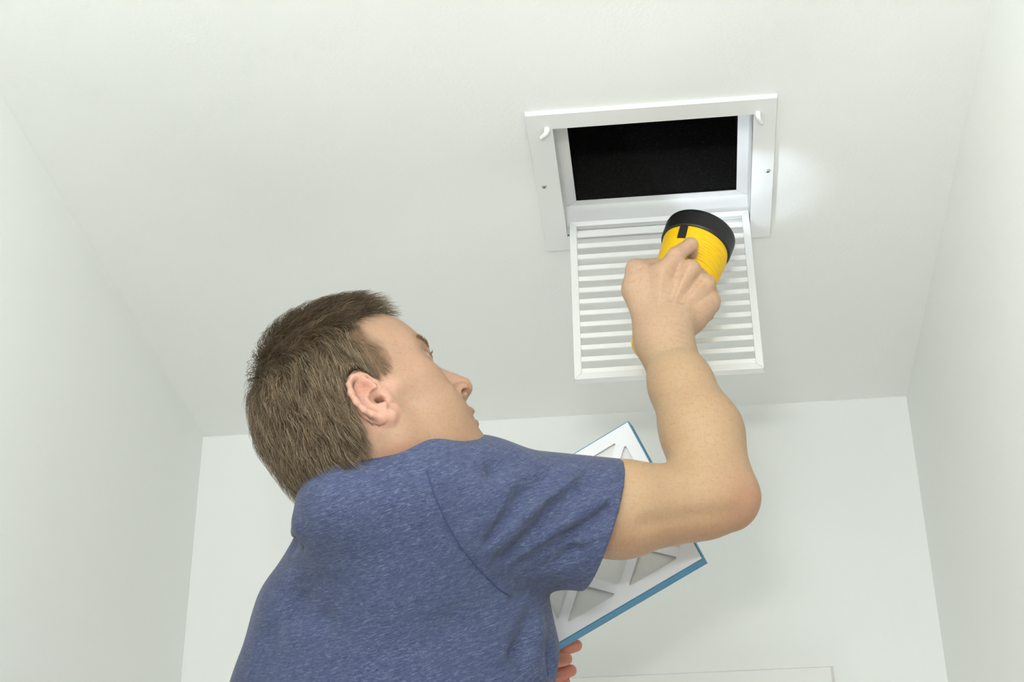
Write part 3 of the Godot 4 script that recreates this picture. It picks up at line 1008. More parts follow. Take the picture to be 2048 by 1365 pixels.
func head_field() -> Field:
	var f := Field.new()
	f.ell(Vector3(-0.008, 0.052, 0), Vector3(0.104, 0.088, 0.074), 0.01)
	f.ell(Vector3(0.040, 0.058, 0), Vector3(0.057, 0.054, 0.060), 0.03)
	f.ell(Vector3(-0.052, 0.030, 0), Vector3(0.066, 0.070, 0.062), 0.03)
	f.ell(Vector3(0.042, -0.02, 0), Vector3(0.054, 0.075, 0.060), 0.03)
	f.ell(Vector3(0.032, -0.068, 0), Vector3(0.058, 0.036, 0.048), 0.03)
	f.cone2(Vector3(0.089, 0.041, 0.012), Vector3(0.072, 0.045, 0.046), 0.014, 0.012, 0.02)
	f.ell2(Vector3(0.066, 0.002, 0.044), Vector3(0.022, 0.020, 0.018), 0.024)
	f.cone2(Vector3(0.06, 0.004, 0.054), Vector3(0.008, 0.006, 0.066), 0.010, 0.009, 0.024)
	f.ell2(Vector3(0.056, -0.044, 0.036), Vector3(0.036, 0.042, 0.024), 0.03)
	f.ell(Vector3(0.076, -0.060, 0), Vector3(0.028, 0.030, 0.032), 0.02)
	f.cone2(Vector3(0.0, -0.052, 0.052), Vector3(0.070, -0.098, 0.020), 0.015, 0.017, 0.028)
	f.cone2(Vector3(-0.004, -0.008, 0.060), Vector3(0.0, -0.052, 0.053), 0.013, 0.015, 0.024)
	f.ell(Vector3(0.080, -0.098, 0), Vector3(0.021, 0.019, 0.024), 0.016)
	# eyes
	f.subell2(Vector3(0.101, 0.021, 0.033), Vector3(0.015, 0.0125, 0.019), 0.014)
	f.ell2(Vector3(0.0815, 0.0205, 0.032), Vector3(0.0145, 0.0135, 0.016), 0.006)
	f.fold2(Vector3(0.093, 0.0225, 0.020), Vector3(0.089, 0.0235, 0.046), 0.0012, 0.0018)
	# nose
	f.cone(Vector3(0.091, 0.016, 0), Vector3(0.1195, -0.0255, 0), 0.0090, 0.0108, 0.012)
	f.ell2(Vector3(0.1085, -0.0315, 0.0125), Vector3(0.0115, 0.0090, 0.0072), 0.007)
	f.cone(Vector3(0.103, -0.043, 0), Vector3(0.119, -0.033, 0), 0.005, 0.0065, 0.008)
	f.fold2(Vector3(0.098, -0.026, 0.018), Vector3(0.094, -0.040, 0.022), 0.0022, 0.004)
	f.fold2(Vector3(0.094, -0.036, 0.022), Vector3(0.078, -0.064, 0.034), 0.0022, 0.006)
	f.subell2(Vector3(0.1125, -0.0368, 0.0150), Vector3(0.0058, 0.0036, 0.0075), 0.002)
	for sn in [1.0, -1.0]:
		f.subcone(Vector3(0.1135, -0.0378, sn * 0.0155), Vector3(0.1050, -0.0300, sn * 0.0070), 0.0040, 0.0030, 0.001)
	# lips
	f.cone2(Vector3(0.1045, -0.0600, 0.003), Vector3(0.089, -0.0660, 0.024), 0.0074, 0.0036, 0.005)
	f.cone2(Vector3(0.1005, -0.0760, 0.003), Vector3(0.088, -0.0695, 0.023), 0.0072, 0.0036, 0.005)
	f.fold2(Vector3(0.110, -0.0685, 0), Vector3(0.088, -0.0680, 0.028), 0.0065, 0.0026)
	f.fold(Vector3(0.106, -0.0875, -0.012), Vector3(0.106, -0.0875, 0.012), 0.0030, 0.006)
	# ears
	for s in [1.0, -1.0]:
		var ring := [[0.0055, 0.005, 0.0735], [0.003, 0.018, 0.0770], [-0.003, 0.029, 0.0810], [-0.0095, 0.0345, 0.0840], [-0.0190, 0.0355, 0.0875], [-0.0275, 0.030, 0.0905], [-0.0325, 0.019, 0.0925], [-0.0335, 0.006, 0.0925], [-0.0305, -0.007, 0.0910], [-0.0240, -0.0165, 0.0885], [-0.0150, -0.0245, 0.0850]]
		f.ell(Vector3(-0.010, 0.005, s * 0.0745), Vector3(0.018, 0.029, 0.0090), 0.006)
		f.ell(Vector3(-0.0155, 0.004, s * 0.0835), Vector3(0.0185, 0.031, 0.0046), 0.005, Basis(Vector3.UP, s * -0.45))
		for i in ring.size() - 1:
			f.cone(Vector3(ring[i][0], ring[i][1], s * ring[i][2]), Vector3(ring[i + 1][0], ring[i + 1][1], s * ring[i + 1][2]), 0.0037, 0.0037, 0.005)
		f.cone(Vector3(-0.0150, -0.0245, s * 0.0850), Vector3(-0.004, -0.0280, s * 0.0805), 0.0050, 0.0062, 0.006)
		f.cone(Vector3(-0.004, -0.0280, s * 0.0805), Vector3(0.0060, -0.0235, s * 0.0725), 0.0062, 0.0052, 0.006)
		f.subell(Vector3(-0.0160, 0.0190, s * 0.0945), Vector3(0.0090, 0.0120, 0.0105), 0.005, Basis(Vector3.BACK, 0.25))
		f.subell(Vector3(-0.0075, -0.0005, s * 0.0900), Vector3(0.0095, 0.0095, 0.0125), 0.005)
		f.subell(Vector3(-0.0040, -0.0035, s * 0.0780), Vector3(0.0080, 0.0052, 0.0200), 0.003, Basis(Vector3.BACK, -0.5))
		f.cone(Vector3(0.0070, -0.008, s * 0.0750), Vector3(0.0062, 0.001, s * 0.0768), 0.0042, 0.0042, 0.005)
		f.cone(Vector3(-0.0045, -0.0150, s * 0.0825), Vector3(-0.0090, -0.0130, s * 0.0850), 0.0040, 0.0036, 0.005)
		f.cone(Vector3(0.002, 0.0095, s * 0.0765), Vector3(-0.0090, 0.0085, s * 0.0805), 0.0032, 0.0024, 0.004)
	# neck, joined to the shoulders under the shirt
	f.cone(Vector3(-0.028, -0.035, 0), Vector3(-0.0497, -0.0792, -0.1048), 0.058, 0.066, 0.04)
	f.cone(Vector3(-0.0497, -0.0792, -0.1048), Vector3(-0.0615, -0.1362, -0.1539), 0.064, 0.09, 0.05)
	f.ell(Vector3(-0.062, -0.025, 0), Vector3(0.050, 0.050, 0.054), 0.03)
	f.cone(Vector3(-0.015, -0.045, 0.052), Vector3(0.0008, -0.0839, -0.0434), 0.012, 0.014, 0.03)
	return f

func scalp_field() -> Field:
	var f := Field.new()
	f.ell(Vector3(-0.008, 0.052, 0), Vector3(0.104, 0.088, 0.074), 0.01)
	f.ell(Vector3(0.040, 0.058, 0), Vector3(0.057, 0.054, 0.060), 0.03)
	f.ell(Vector3(-0.052, 0.030, 0), Vector3(0.066, 0.070, 0.062), 0.03)
	f.ell(Vector3(-0.062, -0.025, 0), Vector3(0.050, 0.050, 0.054), 0.03)
	f.cone(Vector3(-0.028, -0.035, 0), Vector3(-0.0497, -0.0792, -0.1048), 0.058, 0.066, 0.04)
	return f

func flow(p: Vector3, nr: Vector3) -> Vector3:
	var top := smoothstep(0.085, 0.125, p.y)
	var fwd := smoothstep(-0.015, 0.045, p.x)
	var d := Vector3(-0.14 + 0.40 * fwd + 0.25 * smoothstep(-0.0, -0.06, p.y), -1.0, 0.0)
	var away := Vector3(p.x + 0.070, 0, p.z).normalized()
	var dt := away * 0.7 + Vector3(0.55, 0.05, 0.05)
	d = d.lerp(dt, top)
	return (d - nr * d.dot(nr)).normalized()

func hair_meshes(parent: Node3D) -> void:
	var rng := RandomNumberGenerator.new()
	rng.seed = 77
	var all := scalp.all
	var o := -parent.position
	# under-layer that gives the hair its body
	var cap := Soup.new()
	var cen := Vector3(-0.012, 0.045, 0)
	var nu := 110
	var nv := 70
	var ids := {}
	var lump := FastNoiseLite.new()
	lump.seed = 4
	lump.frequency = 55.0
	for j in nv + 1:
		for i in nu:
			var th := TAU * i / nu
			var ph := PI * (j + 0.0) / nv
			var dir := Vector3(sin(ph) * cos(th), cos(ph), sin(ph) * sin(th))
			var p := cen + dir * 0.04
			for s in 14:
				var d := scalp.eval(p, all)
				p += dir * -d
				if absf(d) < 0.0004: break
			var q := p
			var hr := hairiness(p.x, p.y)
			hr -= 0.030 * smoothstep(-0.004, 0.016, p.x) * smoothstep(0.100, 0.085, p.y)
			var t := thickness(p.x, p.y) * 0.60 * smoothstep(0.003, 0.026, hr) - 0.004 * (1.0 - smoothstep(-0.006, 0.004, hr))
			q += scalp.grad(p, all, 0.002) * (t + lump.get_noise_3dv(p) * 0.0035 * smoothstep(0.01, 0.03, hr))
			ids[Vector2i(i, j)] = cap.v.size() if hr > -0.012 else -1
			if hr > -0.012:
				cap.v.append(q)
				cap.nr.append(Vector3.ZERO)
				cap.c.append(lin(62, 50, 38))
	for j in nv:
		for i in nu:
			var q := [ids[Vector2i(i, j)], ids[Vector2i((i + 1) % nu, j)], ids[Vector2i((i + 1) % nu, j + 1)], ids[Vector2i(i, j + 1)]]
			if q.min() >= 0:
				cap.t.append_array([q[0], q[2], q[1], q[0], q[3], q[2]])
	for k in range(0, cap.t.size(), 3):
		var a := cap.v[cap.t[k]]
		var nn := (cap.v[cap.t[k + 2]] - a).cross(cap.v[cap.t[k + 1]] - a)
		for m in 3:
			cap.nr[cap.t[k + m]] += nn
	for k in cap.nr.size():
		var nn: Vector3 = cap.nr[k]
		if nn.dot(cap.v[k] - cen) < 0: nn = -nn
		cap.nr[k] = (head_t.basis * (nn.normalized() if nn.length() > 1e-12 else Vector3.UP)).normalized()
		cap.v[k] = head_t * cap.v[k] + o
	# strands
	var sway := FastNoiseLite.new()
	sway.seed = 12
	sway.frequency = 38.0
	var hs := Soup.new()
	var count := 0
	var tries := 0
	while count < 21000 and tries < 110000:
		tries += 1
		var z := rng.randf_range(-1, 1)
		var an := rng.randf() * TAU
		var dir := Vector3(sqrt(1 - z * z) * cos(an), z, sqrt(1 - z * z) * sin(an))
		var p := cen + dir * 0.05
		for s in 8:
			p -= dir * scalp.eval(p, all)
		var hr := hairiness(p.x, p.y)
		if hr < 0.0 or hr < 0.012 * rng.randf() - 0.001:
			continue
		var fade := smoothstep(0.004, 0.018, p.x) * smoothstep(0.100, 0.088, p.y)
		if rng.randf() < fade * (1.0 - 0.75 * smoothstep(0.0, lerpf(0.010, 0.030, smoothstep(0.02, 0.05, p.y)), hr)):
			continue
		if p.z < 0.0 and rng.randf() < 0.45:       # the far side needs fewer
			continue
		count += 1
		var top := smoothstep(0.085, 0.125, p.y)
		var temple := smoothstep(-0.005, 0.03, p.x) * (1.0 - top)
		var layer := pow(rng.randf(), 0.6)
		var front := smoothstep(0.03, 0.085, p.x) * top
		var length := rng.randf_range(0.024, 0.042) * lerpf(1.0, 0.50, temple) * lerpf(1.0, 0.8, top)
		var wild := lerpf(0.10, 0.60, top)
		var bias := Vector3(rng.randf_range(-1, 1), rng.randf_range(-0.5, 0.8), rng.randf_range(-1, 1)) * wild
		var curl := Vector3(rng.randf_range(-1, 1), rng.randf_range(-1, 1), rng.randf_range(-1, 1)) * lerpf(0.12, 0.75, top)
		var pts := PackedVector3Array()
		var rad := PackedFloat32Array()
		var nseg := 5
		var lift := thickness(p.x, p.y) * smoothstep(-0.004, 0.018, hr)
		var w := rng.randf_range(0.00015, 0.00029) * (1.0 - 0.35 * fade)
		for s in nseg + 1:
			var u := float(s) / nseg
			if p.z > 0.05 and Vector2((p.x + 0.014) / 0.021, (p.y - 0.004) / 0.040).length() < 1.0 and s > 0:
				break
			var nr := scalp.grad(p, all, 0.002)
			var d := scalp.eval(p, all)
			var want := lift * lerpf(0.45, 1.04, layer) * lerpf(0.35, 1.0, minf(1.0, u * 2.2)) + 0.0004
			if u > 0.6: want += (rng.randf() - 0.5) * lerpf(0.0012, 0.003, top) + front * 0.010 * (u - 0.6)
			p += nr * (want - d)
			pts.append(head_t * p + o)
			rad.append(w * (1.0 - 0.85 * u * u))
			var sw := Vector3(sway.get_noise_3dv(p), sway.get_noise_3dv(p + Vector3(3, 1, 2)), sway.get_noise_3dv(p + Vector3(7, 5, 1))) * lerpf(0.75, 1.5, top)
			var step := (flow(p, nr) + bias + sw + curl * u).normalized()
			p += (step - nr * step.dot(nr) * 0.7) * length / nseg
		var g := rng.randf()
		var grey := 0.38 * smoothstep(0.10, 0.06, p.y) + 0.25 * temple
		var tone := lin(122, 105, 83).lerp(lin(74, 60, 46), g)
		if rng.randf() < grey * 0.7:
			tone = lin(172, 158, 134).lerp(lin(140, 124, 102), g)
		elif rng.randf() < 0.2:
			tone = lin(142, 118, 90)
		tone = tone.lerp(lin(150, 120, 90), fade * 0.6)
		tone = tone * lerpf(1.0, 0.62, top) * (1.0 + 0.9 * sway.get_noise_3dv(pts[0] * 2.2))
		if front > 0.5 and p.x > 0.07:
			tone = tone.lerp(lin(150, 132, 104), 0.5)
		if pts.size() > 1:
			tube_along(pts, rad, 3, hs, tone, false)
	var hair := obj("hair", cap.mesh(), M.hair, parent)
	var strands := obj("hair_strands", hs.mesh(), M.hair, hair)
	strands.set_meta("kind", "stuff")
	# eyebrows and lashes
	for s in [1.0, -1.0]:
		var eb := Soup.new()
		for i in 120:
			var u := rng.randf()
			var p := Vector3(lerpf(0.1035, 0.083, u * u), lerpf(0.040, 0.050, u) + rng.randf_range(-0.0032, 0.0032), s * lerpf(0.010, 0.048, u))
			var nr := head.grad(p, head.all, 0.002)
			p -= nr * head.eval(p, head.all)
			var d := Vector3(-0.3, 0.45 - u * 0.7, s * (0.8 + u * 0.8 + rng.randf_range(-0.3, 0.3))).normalized() * 0.007
			tube_along(PackedVector3Array([head_t * p + o, head_t * (p + d * 0.5 + nr * 0.0018) + o, head_t * (p + d + nr * 0.0022) + o]), PackedFloat32Array([0.00022, 0.0002, 0.00008]), 3, eb, lin(160, 122, 82).lerp(lin(190, 150, 108), rng.randf()), false)
		obj("eyebrow", eb.mesh(), M.hair, parent).set_meta("kind", "stuff")
		var el := Soup.new()
		for i in 34:
			var u := i / 33.0
			var p := Vector3(lerpf(0.0945, 0.0925, absf(u - 0.4) * 2.0) + 0.001, 0.0235, s * lerpf(0.022, 0.044, u))
			tube_along(PackedVector3Array([head_t * p + o, head_t * (p + Vector3(0.004, 0.0004, s * 0.001 * u)) + o, head_t * (p + Vector3(0.0058, 0.0018, s * 0.002 * u)) + o]), PackedFloat32Array([0.00016, 0.00012, 0.00004]), 3, el, lin(150, 120, 88), false)
		obj("eyelash", el.mesh(), M.hair, parent).set_meta("kind", "stuff")
		var sm := SphereMesh.new()
		sm.radius = 0.0110; sm.height = 0.0220
		var eye := obj("eyeball", sm, M.eye, parent, Transform3D(Basis(), head_t * Vector3(0.0845, 0.0205, s * 0.032) + o))
		var ir := SphereMesh.new()
		ir.radius = 0.0062; ir.height = 0.0124
		obj("iris", ir, M.iris, eye, Transform3D(Basis(), head_t.basis * Vector3(0.0070, 0.0014, 0)))

func shirt_field() -> Field:
	var f := Field.new()
	# trunk
	f.ell(Vector3(-0.3420, 1.4511, -2.0417), Vector3(0.165, 0.22, 0.125), 0.05, Basis(Vector3(0.9400, 0.2561, -0.2253), Vector3(-0.1121, 0.8557, 0.5052), Vector3(0.3221, -0.4497, 0.8331)))
	f.cone(Vector3(-0.2599, 1.5306, -2.0097), Vector3(-0.2404, 1.3796, -2.1451), 0.088, 0.094, 0.06)
	f.cone(Vector3(-0.4633, 1.4652, -2.0158), Vector3(-0.4941, 1.3732, -2.0890), 0.071, 0.087, 0.05)
	f.cone(Vector3(-0.3634, 1.3779, -2.1224), Vector3(-0.3527, 1.2524, -2.1959), 0.15, 0.155, 0.06)
	f.cone(Vector3(-0.4353, 1.3787, -2.1148), Vector3(-0.4115, 1.2531, -2.1897), 0.13, 0.13, 0.06)
	f.cone(Vector3(-0.2851, 1.3770, -2.1306), Vector3(-0.2874, 1.2517, -2.2028), 0.12, 0.125, 0.06)
	# shoulders and neck slope
	f.cone(Vector3(-0.4019, 1.5503, -1.8684), Vector3(-0.4305, 1.4886, -1.9939), 0.046, 0.052, 0.03)
	f.cone(Vector3(-0.3870, 1.5479, -1.8307), Vector3(-0.2879, 1.5796, -1.8627), 0.050, 0.048, 0.05)
	f.cone(Vector3(-0.2878, 1.5812, -1.8618), Vector3(-0.2315, 1.5866, -1.9106), 0.052, 0.062, 0.05)
	f.ball(Vector3(-0.2428, 1.5799, -1.9249), 0.071, 0.04)
	f.ell(Vector3(-0.3254, 1.5232, -1.9090), Vector3(0.095, 0.075, 0.055), 0.07, Basis(Vector3(0.9469, 0.2970, -0.1232), Vector3(-0.2313, 0.8952, 0.3809), Vector3(0.2234, -0.3322, 0.9164)))
	# sleeve of the raised arm, open at the cuff
	f.cone(Vector3(-0.2398, 1.5772, -1.9268), Vector3(-0.0284, 1.5799, -2.0272), 0.076, 0.084, 0.03)
	f.cone(Vector3(-0.1879, 1.5433, -1.9747), Vector3(-0.0555, 1.5575, -2.0259), 0.05, 0.066, 0.03)
	# sleeve of the lowered arm
	f.cone(Vector3(-0.4764, 1.4934, -2.0677), Vector3(-0.4731, 1.4404, -2.2609), 0.069, 0.066, 0.04)
	# folds fanning from the armpit: [points, depth, width]; a negative depth is a ridge
	var folds := [
		[[Vector3(-0.2192, 1.5135, -1.8845), Vector3(-0.1731, 1.5529, -1.8663), Vector3(-0.1283, 1.6014, -1.8890)], 0.0085, 0.011],
		[[Vector3(-0.2075, 1.5055, -1.8903), Vector3(-0.1592, 1.5431, -1.8733), Vector3(-0.1101, 1.5958, -1.8941)], -0.0045, 0.011],
		[[Vector3(-0.1973, 1.4959, -1.9084), Vector3(-0.1365, 1.5468, -1.8966), Vector3(-0.0847, 1.5955, -1.9084)], 0.0100, 0.011],
		[[Vector3(-0.1854, 1.4905, -1.9127), Vector3(-0.1280, 1.5360, -1.9037), Vector3(-0.0776, 1.5807, -1.9176)], -0.0045, 0.011],
		[[Vector3(-0.1790, 1.4851, -1.9280), Vector3(-0.1236, 1.5238, -1.9227), Vector3(-0.0759, 1.5617, -1.9288)], 0.0085, 0.010],
		[[Vector3(-0.1700, 1.4791, -1.9440), Vector3(-0.1222, 1.5121, -1.9412), Vector3(-0.0844, 1.5385, -1.9529)], 0.0070, 0.010],
		[[Vector3(-0.2437, 1.5536, -1.8589), Vector3(-0.2082, 1.5824, -1.8458), Vector3(-0.1761, 1.6111, -1.8671)], 0.0045, 0.012],
		[[Vector3(-0.1910, 1.4614, -1.9637), Vector3(-0.1633, 1.4729, -1.9714), Vector3(-0.1388, 1.4790, -1.9819)], 0.0090, 0.009],
		[[Vector3(-0.1679, 1.4512, -1.9835), Vector3(-0.2022, 1.4080, -2.0050), Vector3(-0.2296, 1.3730, -2.0225)], 0.0080, 0.012],
		[[Vector3(-0.1577, 1.4472, -2.0100), Vector3(-0.1862, 1.4009, -2.0339), Vector3(-0.2015, 1.3626, -2.0545)], -0.0050, 0.012],
		[[Vector3(-0.1578, 1.4293, -2.0435), Vector3(-0.1733, 1.3907, -2.0642), Vector3(-0.1820, 1.3575, -2.0825)], 0.0070, 0.010],
		[[Vector3(-0.5007, 1.4222, -1.9674), Vector3(-0.4593, 1.4527, -1.9307), Vector3(-0.4126, 1.4796, -1.8965)], 0.0050, 0.020],
		[[Vector3(-0.4841, 1.3921, -1.9864), Vector3(-0.4211, 1.4352, -1.9329), Vector3(-0.3545, 1.4790, -1.9027)], 0.0040, 0.022],
		[[Vector3(-0.4085, 1.3587, -2.0132), Vector3(-0.3394, 1.4001, -1.9728), Vector3(-0.2737, 1.4336, -1.9484)], 0.0040, 0.024],
		[[Vector3(-0.4628, 1.5330, -1.8840), Vector3(-0.4413, 1.5242, -1.8448), Vector3(-0.4176, 1.5262, -1.8344)], -0.0055, 0.014],
		[[Vector3(-0.4664, 1.5268, -1.9103), Vector3(-0.4424, 1.5173, -1.8719), Vector3(-0.4233, 1.5121, -1.8652)], 0.0070, 0.010]]
	for q in folds:
		for i in 2:
			f.fold(q[0][i], q[0][i + 1], q[1] * 1.25, q[2])
	return f

func person() -> void:
	var base := Vector3(-0.33, 0, -2.12)
	var man := thing("person", "man in a heathered blue t-shirt looking up, one arm raised towards the vent", "person", base)
	var o := -base
	var off := Transform3D(Basis(), o)
	# --- skin: head and neck, both arms and hands in one mesh
	head = head_field()
	scalp = scalp_field()
	var skin := Soup.new()
	var ht := off * head_t
	surface_of(head, Vector3(-0.16, -0.20, -0.12), Vector3(0.14, 0.15, 0.12), 0.0028, skin, ht, paint_head)
	var arm := arm_field()
	var hand := hand_field()
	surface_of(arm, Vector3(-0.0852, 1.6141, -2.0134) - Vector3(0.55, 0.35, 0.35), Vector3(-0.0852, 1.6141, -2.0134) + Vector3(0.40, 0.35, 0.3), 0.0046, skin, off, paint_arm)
	surface_of(hand, Vector3(0.0209, 1.9446, -2.0649) - Vector3(0.11, 0.12, 0.12), Vector3(0.0209, 1.9446, -2.0649) + Vector3(0.11, 0.12, 0.12), 0.0024, skin, off, paint_hand)
	var other := other_hand_field()
	surface_of(other, Vector3(-0.3189, 1.4387, -2.2771) - Vector3(0.32, 0.2, 0.22), Vector3(-0.1792, 1.4869, -2.3095) + Vector3(0.12, 0.14, 0.14), 0.0030, skin, off, paint_other_hand)
	obj("body", skin.mesh(), M.skin, man)
	# --- hair
	hair_meshes(man)
	# --- shirt
	var f := shirt_field()
	var cut := Vector3(-0.0799, 1.5690, -1.9937)
	var armdir := Vector3(0.9132, -0.2284, -0.3374)
	f.plane(cut, armdir, 0.004)
	f.subcone(Vector3(-0.1185, 1.5706, -2.0005), Vector3(-0.0029, 1.5768, -2.0431), 0.064, 0.074, 0.004)
	var sh := Soup.new()
	var bs := Basis(Vector3(0.9690, 0.2429, 0.0447), Vector3(-0.2319, 0.8323, 0.5035), Vector3(0.0851, -0.4983, 0.8628))
	var inv := Transform3D(bs, Vector3.ZERO).affine_inverse()
	surface_of(f, Vector3(-0.3349, 1.5030, -2.0530) - Vector3(0.40, 0.48, 0.40), Vector3(-0.3349, 1.5030, -2.0530) + Vector3(0.40, 0.40, 0.30), 0.0040, sh, inv, plain_paint)
	var shirt := obj("shirt", sh.mesh(), M.shirt, man, Transform3D(bs, o))
	# armhole seam
	var seam := Soup.new()
	var line := [Vector3(-0.2813, 1.5644, -1.7910), Vector3(-0.2731, 1.5368, -1.8077), Vector3(-0.2609, 1.5087, -1.8252), Vector3(-0.2466, 1.4842, -1.8407), Vector3(-0.2251, 1.4596, -1.8571), Vector3(-0.2034, 1.4392, -1.8710), Vector3(-0.1880, 1.4307, -1.8774)]
	var pts := PackedVector3Array()
	var rad := PackedFloat32Array()
	for i in line.size() - 1:
		for k in 6:
			var p: Vector3 = line[i].lerp(line[i + 1], k / 6.0)
			var ray := (p - Vector3(0, 0.7, 0)).normalized()
			for s in 40:
				var d := f.eval(p, f.all)
				p += ray * d * 0.8
				if absf(d) < 0.0003: break
			p -= ray * 0.0006
			pts.append(p)
			rad.append(0.0009)
	tube_along(pts, rad, 6, seam)
	obj("armhole_seam", seam.mesh(), M.seam, shirt, Transform3D(bs, Vector3.ZERO).affine_inverse())
	# --- trousers and shoes, below the picture
	var tf := Field.new()
	var hip := Vector3(-0.335, 1.08, -2.15)
	tf.cone(hip + Vector3(-0.06, 0.05, 0), hip + Vector3(0.06, 0.05, 0), 0.115, 0.115, 0.05)
	var feet := [Vector3(-0.45, 0.09, -2.10), Vector3(-0.22, 0.09, -2.16)]
	for i in 2:
		var hx := hip + Vector3(-0.09 + 0.18 * i, -0.08, 0)
		var kn: Vector3 = hx.lerp(feet[i], 0.5) + Vector3(0.02, 0, -0.03)
		tf.cone(hx, kn, 0.092, 0.068, 0.06)
		tf.cone(kn, feet[i] + Vector3(0, -0.03, 0), 0.068, 0.062, 0.04)
	var ts := Soup.new()
	surface_of(tf, Vector3(-0.65, 0.0, -2.45), Vector3(0.0, 1.3, -1.85), 0.012, ts, off, plain_paint)
	obj("trousers", ts.mesh(), M.jeans, man)
	for i in 2:
		var sf := Field.new()
		var a: Vector3 = feet[i]
		var toe := Vector3(0.15, 0, -0.09)
		sf.cone(Vector3(a.x, 0.045, a.z) - toe * 0.35, Vector3(a.x, 0.042, a.z) + toe, 0.044, 0.040, 0.02)
		sf.cone(Vector3(a.x, 0.06, a.z), Vector3(a.x, 0.11, a.z), 0.045, 0.042, 0.03)
		sf.plane(Vector3(0, 0.0, 0), Vector3(0, -1, 0), 0.004)
		var ss := Soup.new()
		surface_of(sf, a - Vector3(0.25, 0.12, 0.25), a + Vector3(0.28, 0.12, 0.22), 0.008, ss, off, plain_paint)
		obj("shoe", ss.mesh(), M.shoe, man)

func arm_field() -> Field:
	var f := Field.new()
	var sh := Vector3(-0.2410, 1.5813, -1.9359)
	var el := Vector3(0.0727, 1.6269, -2.0622)
	var wr := Vector3(0.0108, 1.8826, -2.0707)
	f.cone(sh, Vector3(-0.0593, 1.5948, -2.0040), 0.062, 0.0612, 0.02)
	f.cone(Vector3(-0.0593, 1.5948, -2.0040), Vector3(0.0458, 1.6208, -2.0515), 0.0608, 0.0505, 0.02)
	f.cone(Vector3(0.0458, 1.6208, -2.0515), Vector3(0.0868, 1.6210, -2.0670), 0.049, 0.034, 0.012)
	f.ball(Vector3(0.0997, 1.6255, -2.0576), 0.0200, 0.016)
	f.cone(Vector3(0.0637, 1.6415, -2.0529), Vector3(0.0530, 1.7307, -2.0583), 0.047, 0.049, 0.035)
	f.cone(Vector3(0.0825, 1.6342, -2.0555), Vector3(0.0683, 1.7156, -2.0604), 0.034, 0.040, 0.02)
	f.cone(Vector3(0.0530, 1.7307, -2.0583), Vector3(0.0316, 1.8056, -2.0651), 0.050, 0.043, 0.03)
	f.cone(Vector3(0.0316, 1.8056, -2.0651), wr, 0.0420, 0.0325, 0.02)
	f.cone(wr + Vector3(-0.011, 0, 0.002), Vector3(0.0154, 1.9122, -2.0657) + Vector3(-0.009, 0, 0), 0.026, 0.024, 0.02)
	f.cone(wr + Vector3(0.010, 0, 0.002), Vector3(0.0225, 1.9121, -2.0664) + Vector3(0.010, 0, 0), 0.026, 0.024, 0.02)
	# muscle line below the upper arm and the tendon to the elbow
	f.fold(Vector3(-0.0274, 1.5528, -1.9618), Vector3(0.0865, 1.5945, -2.0301), 0.0035, 0.011)
	f.fold(Vector3(0.0413, 1.5977, -2.0123), Vector3(0.1074, 1.6211, -2.0284), 0.0016, 0.004)
	f.fold(Vector3(0.0566, 1.5851, -2.0210), Vector3(0.1036, 1.6041, -2.0379), -0.0016, 0.006)
	f.fold(Vector3(0.0031, 1.6572, -1.9857), Vector3(0.0607, 1.6437, -1.9876), 0.002, 0.010)
	return f

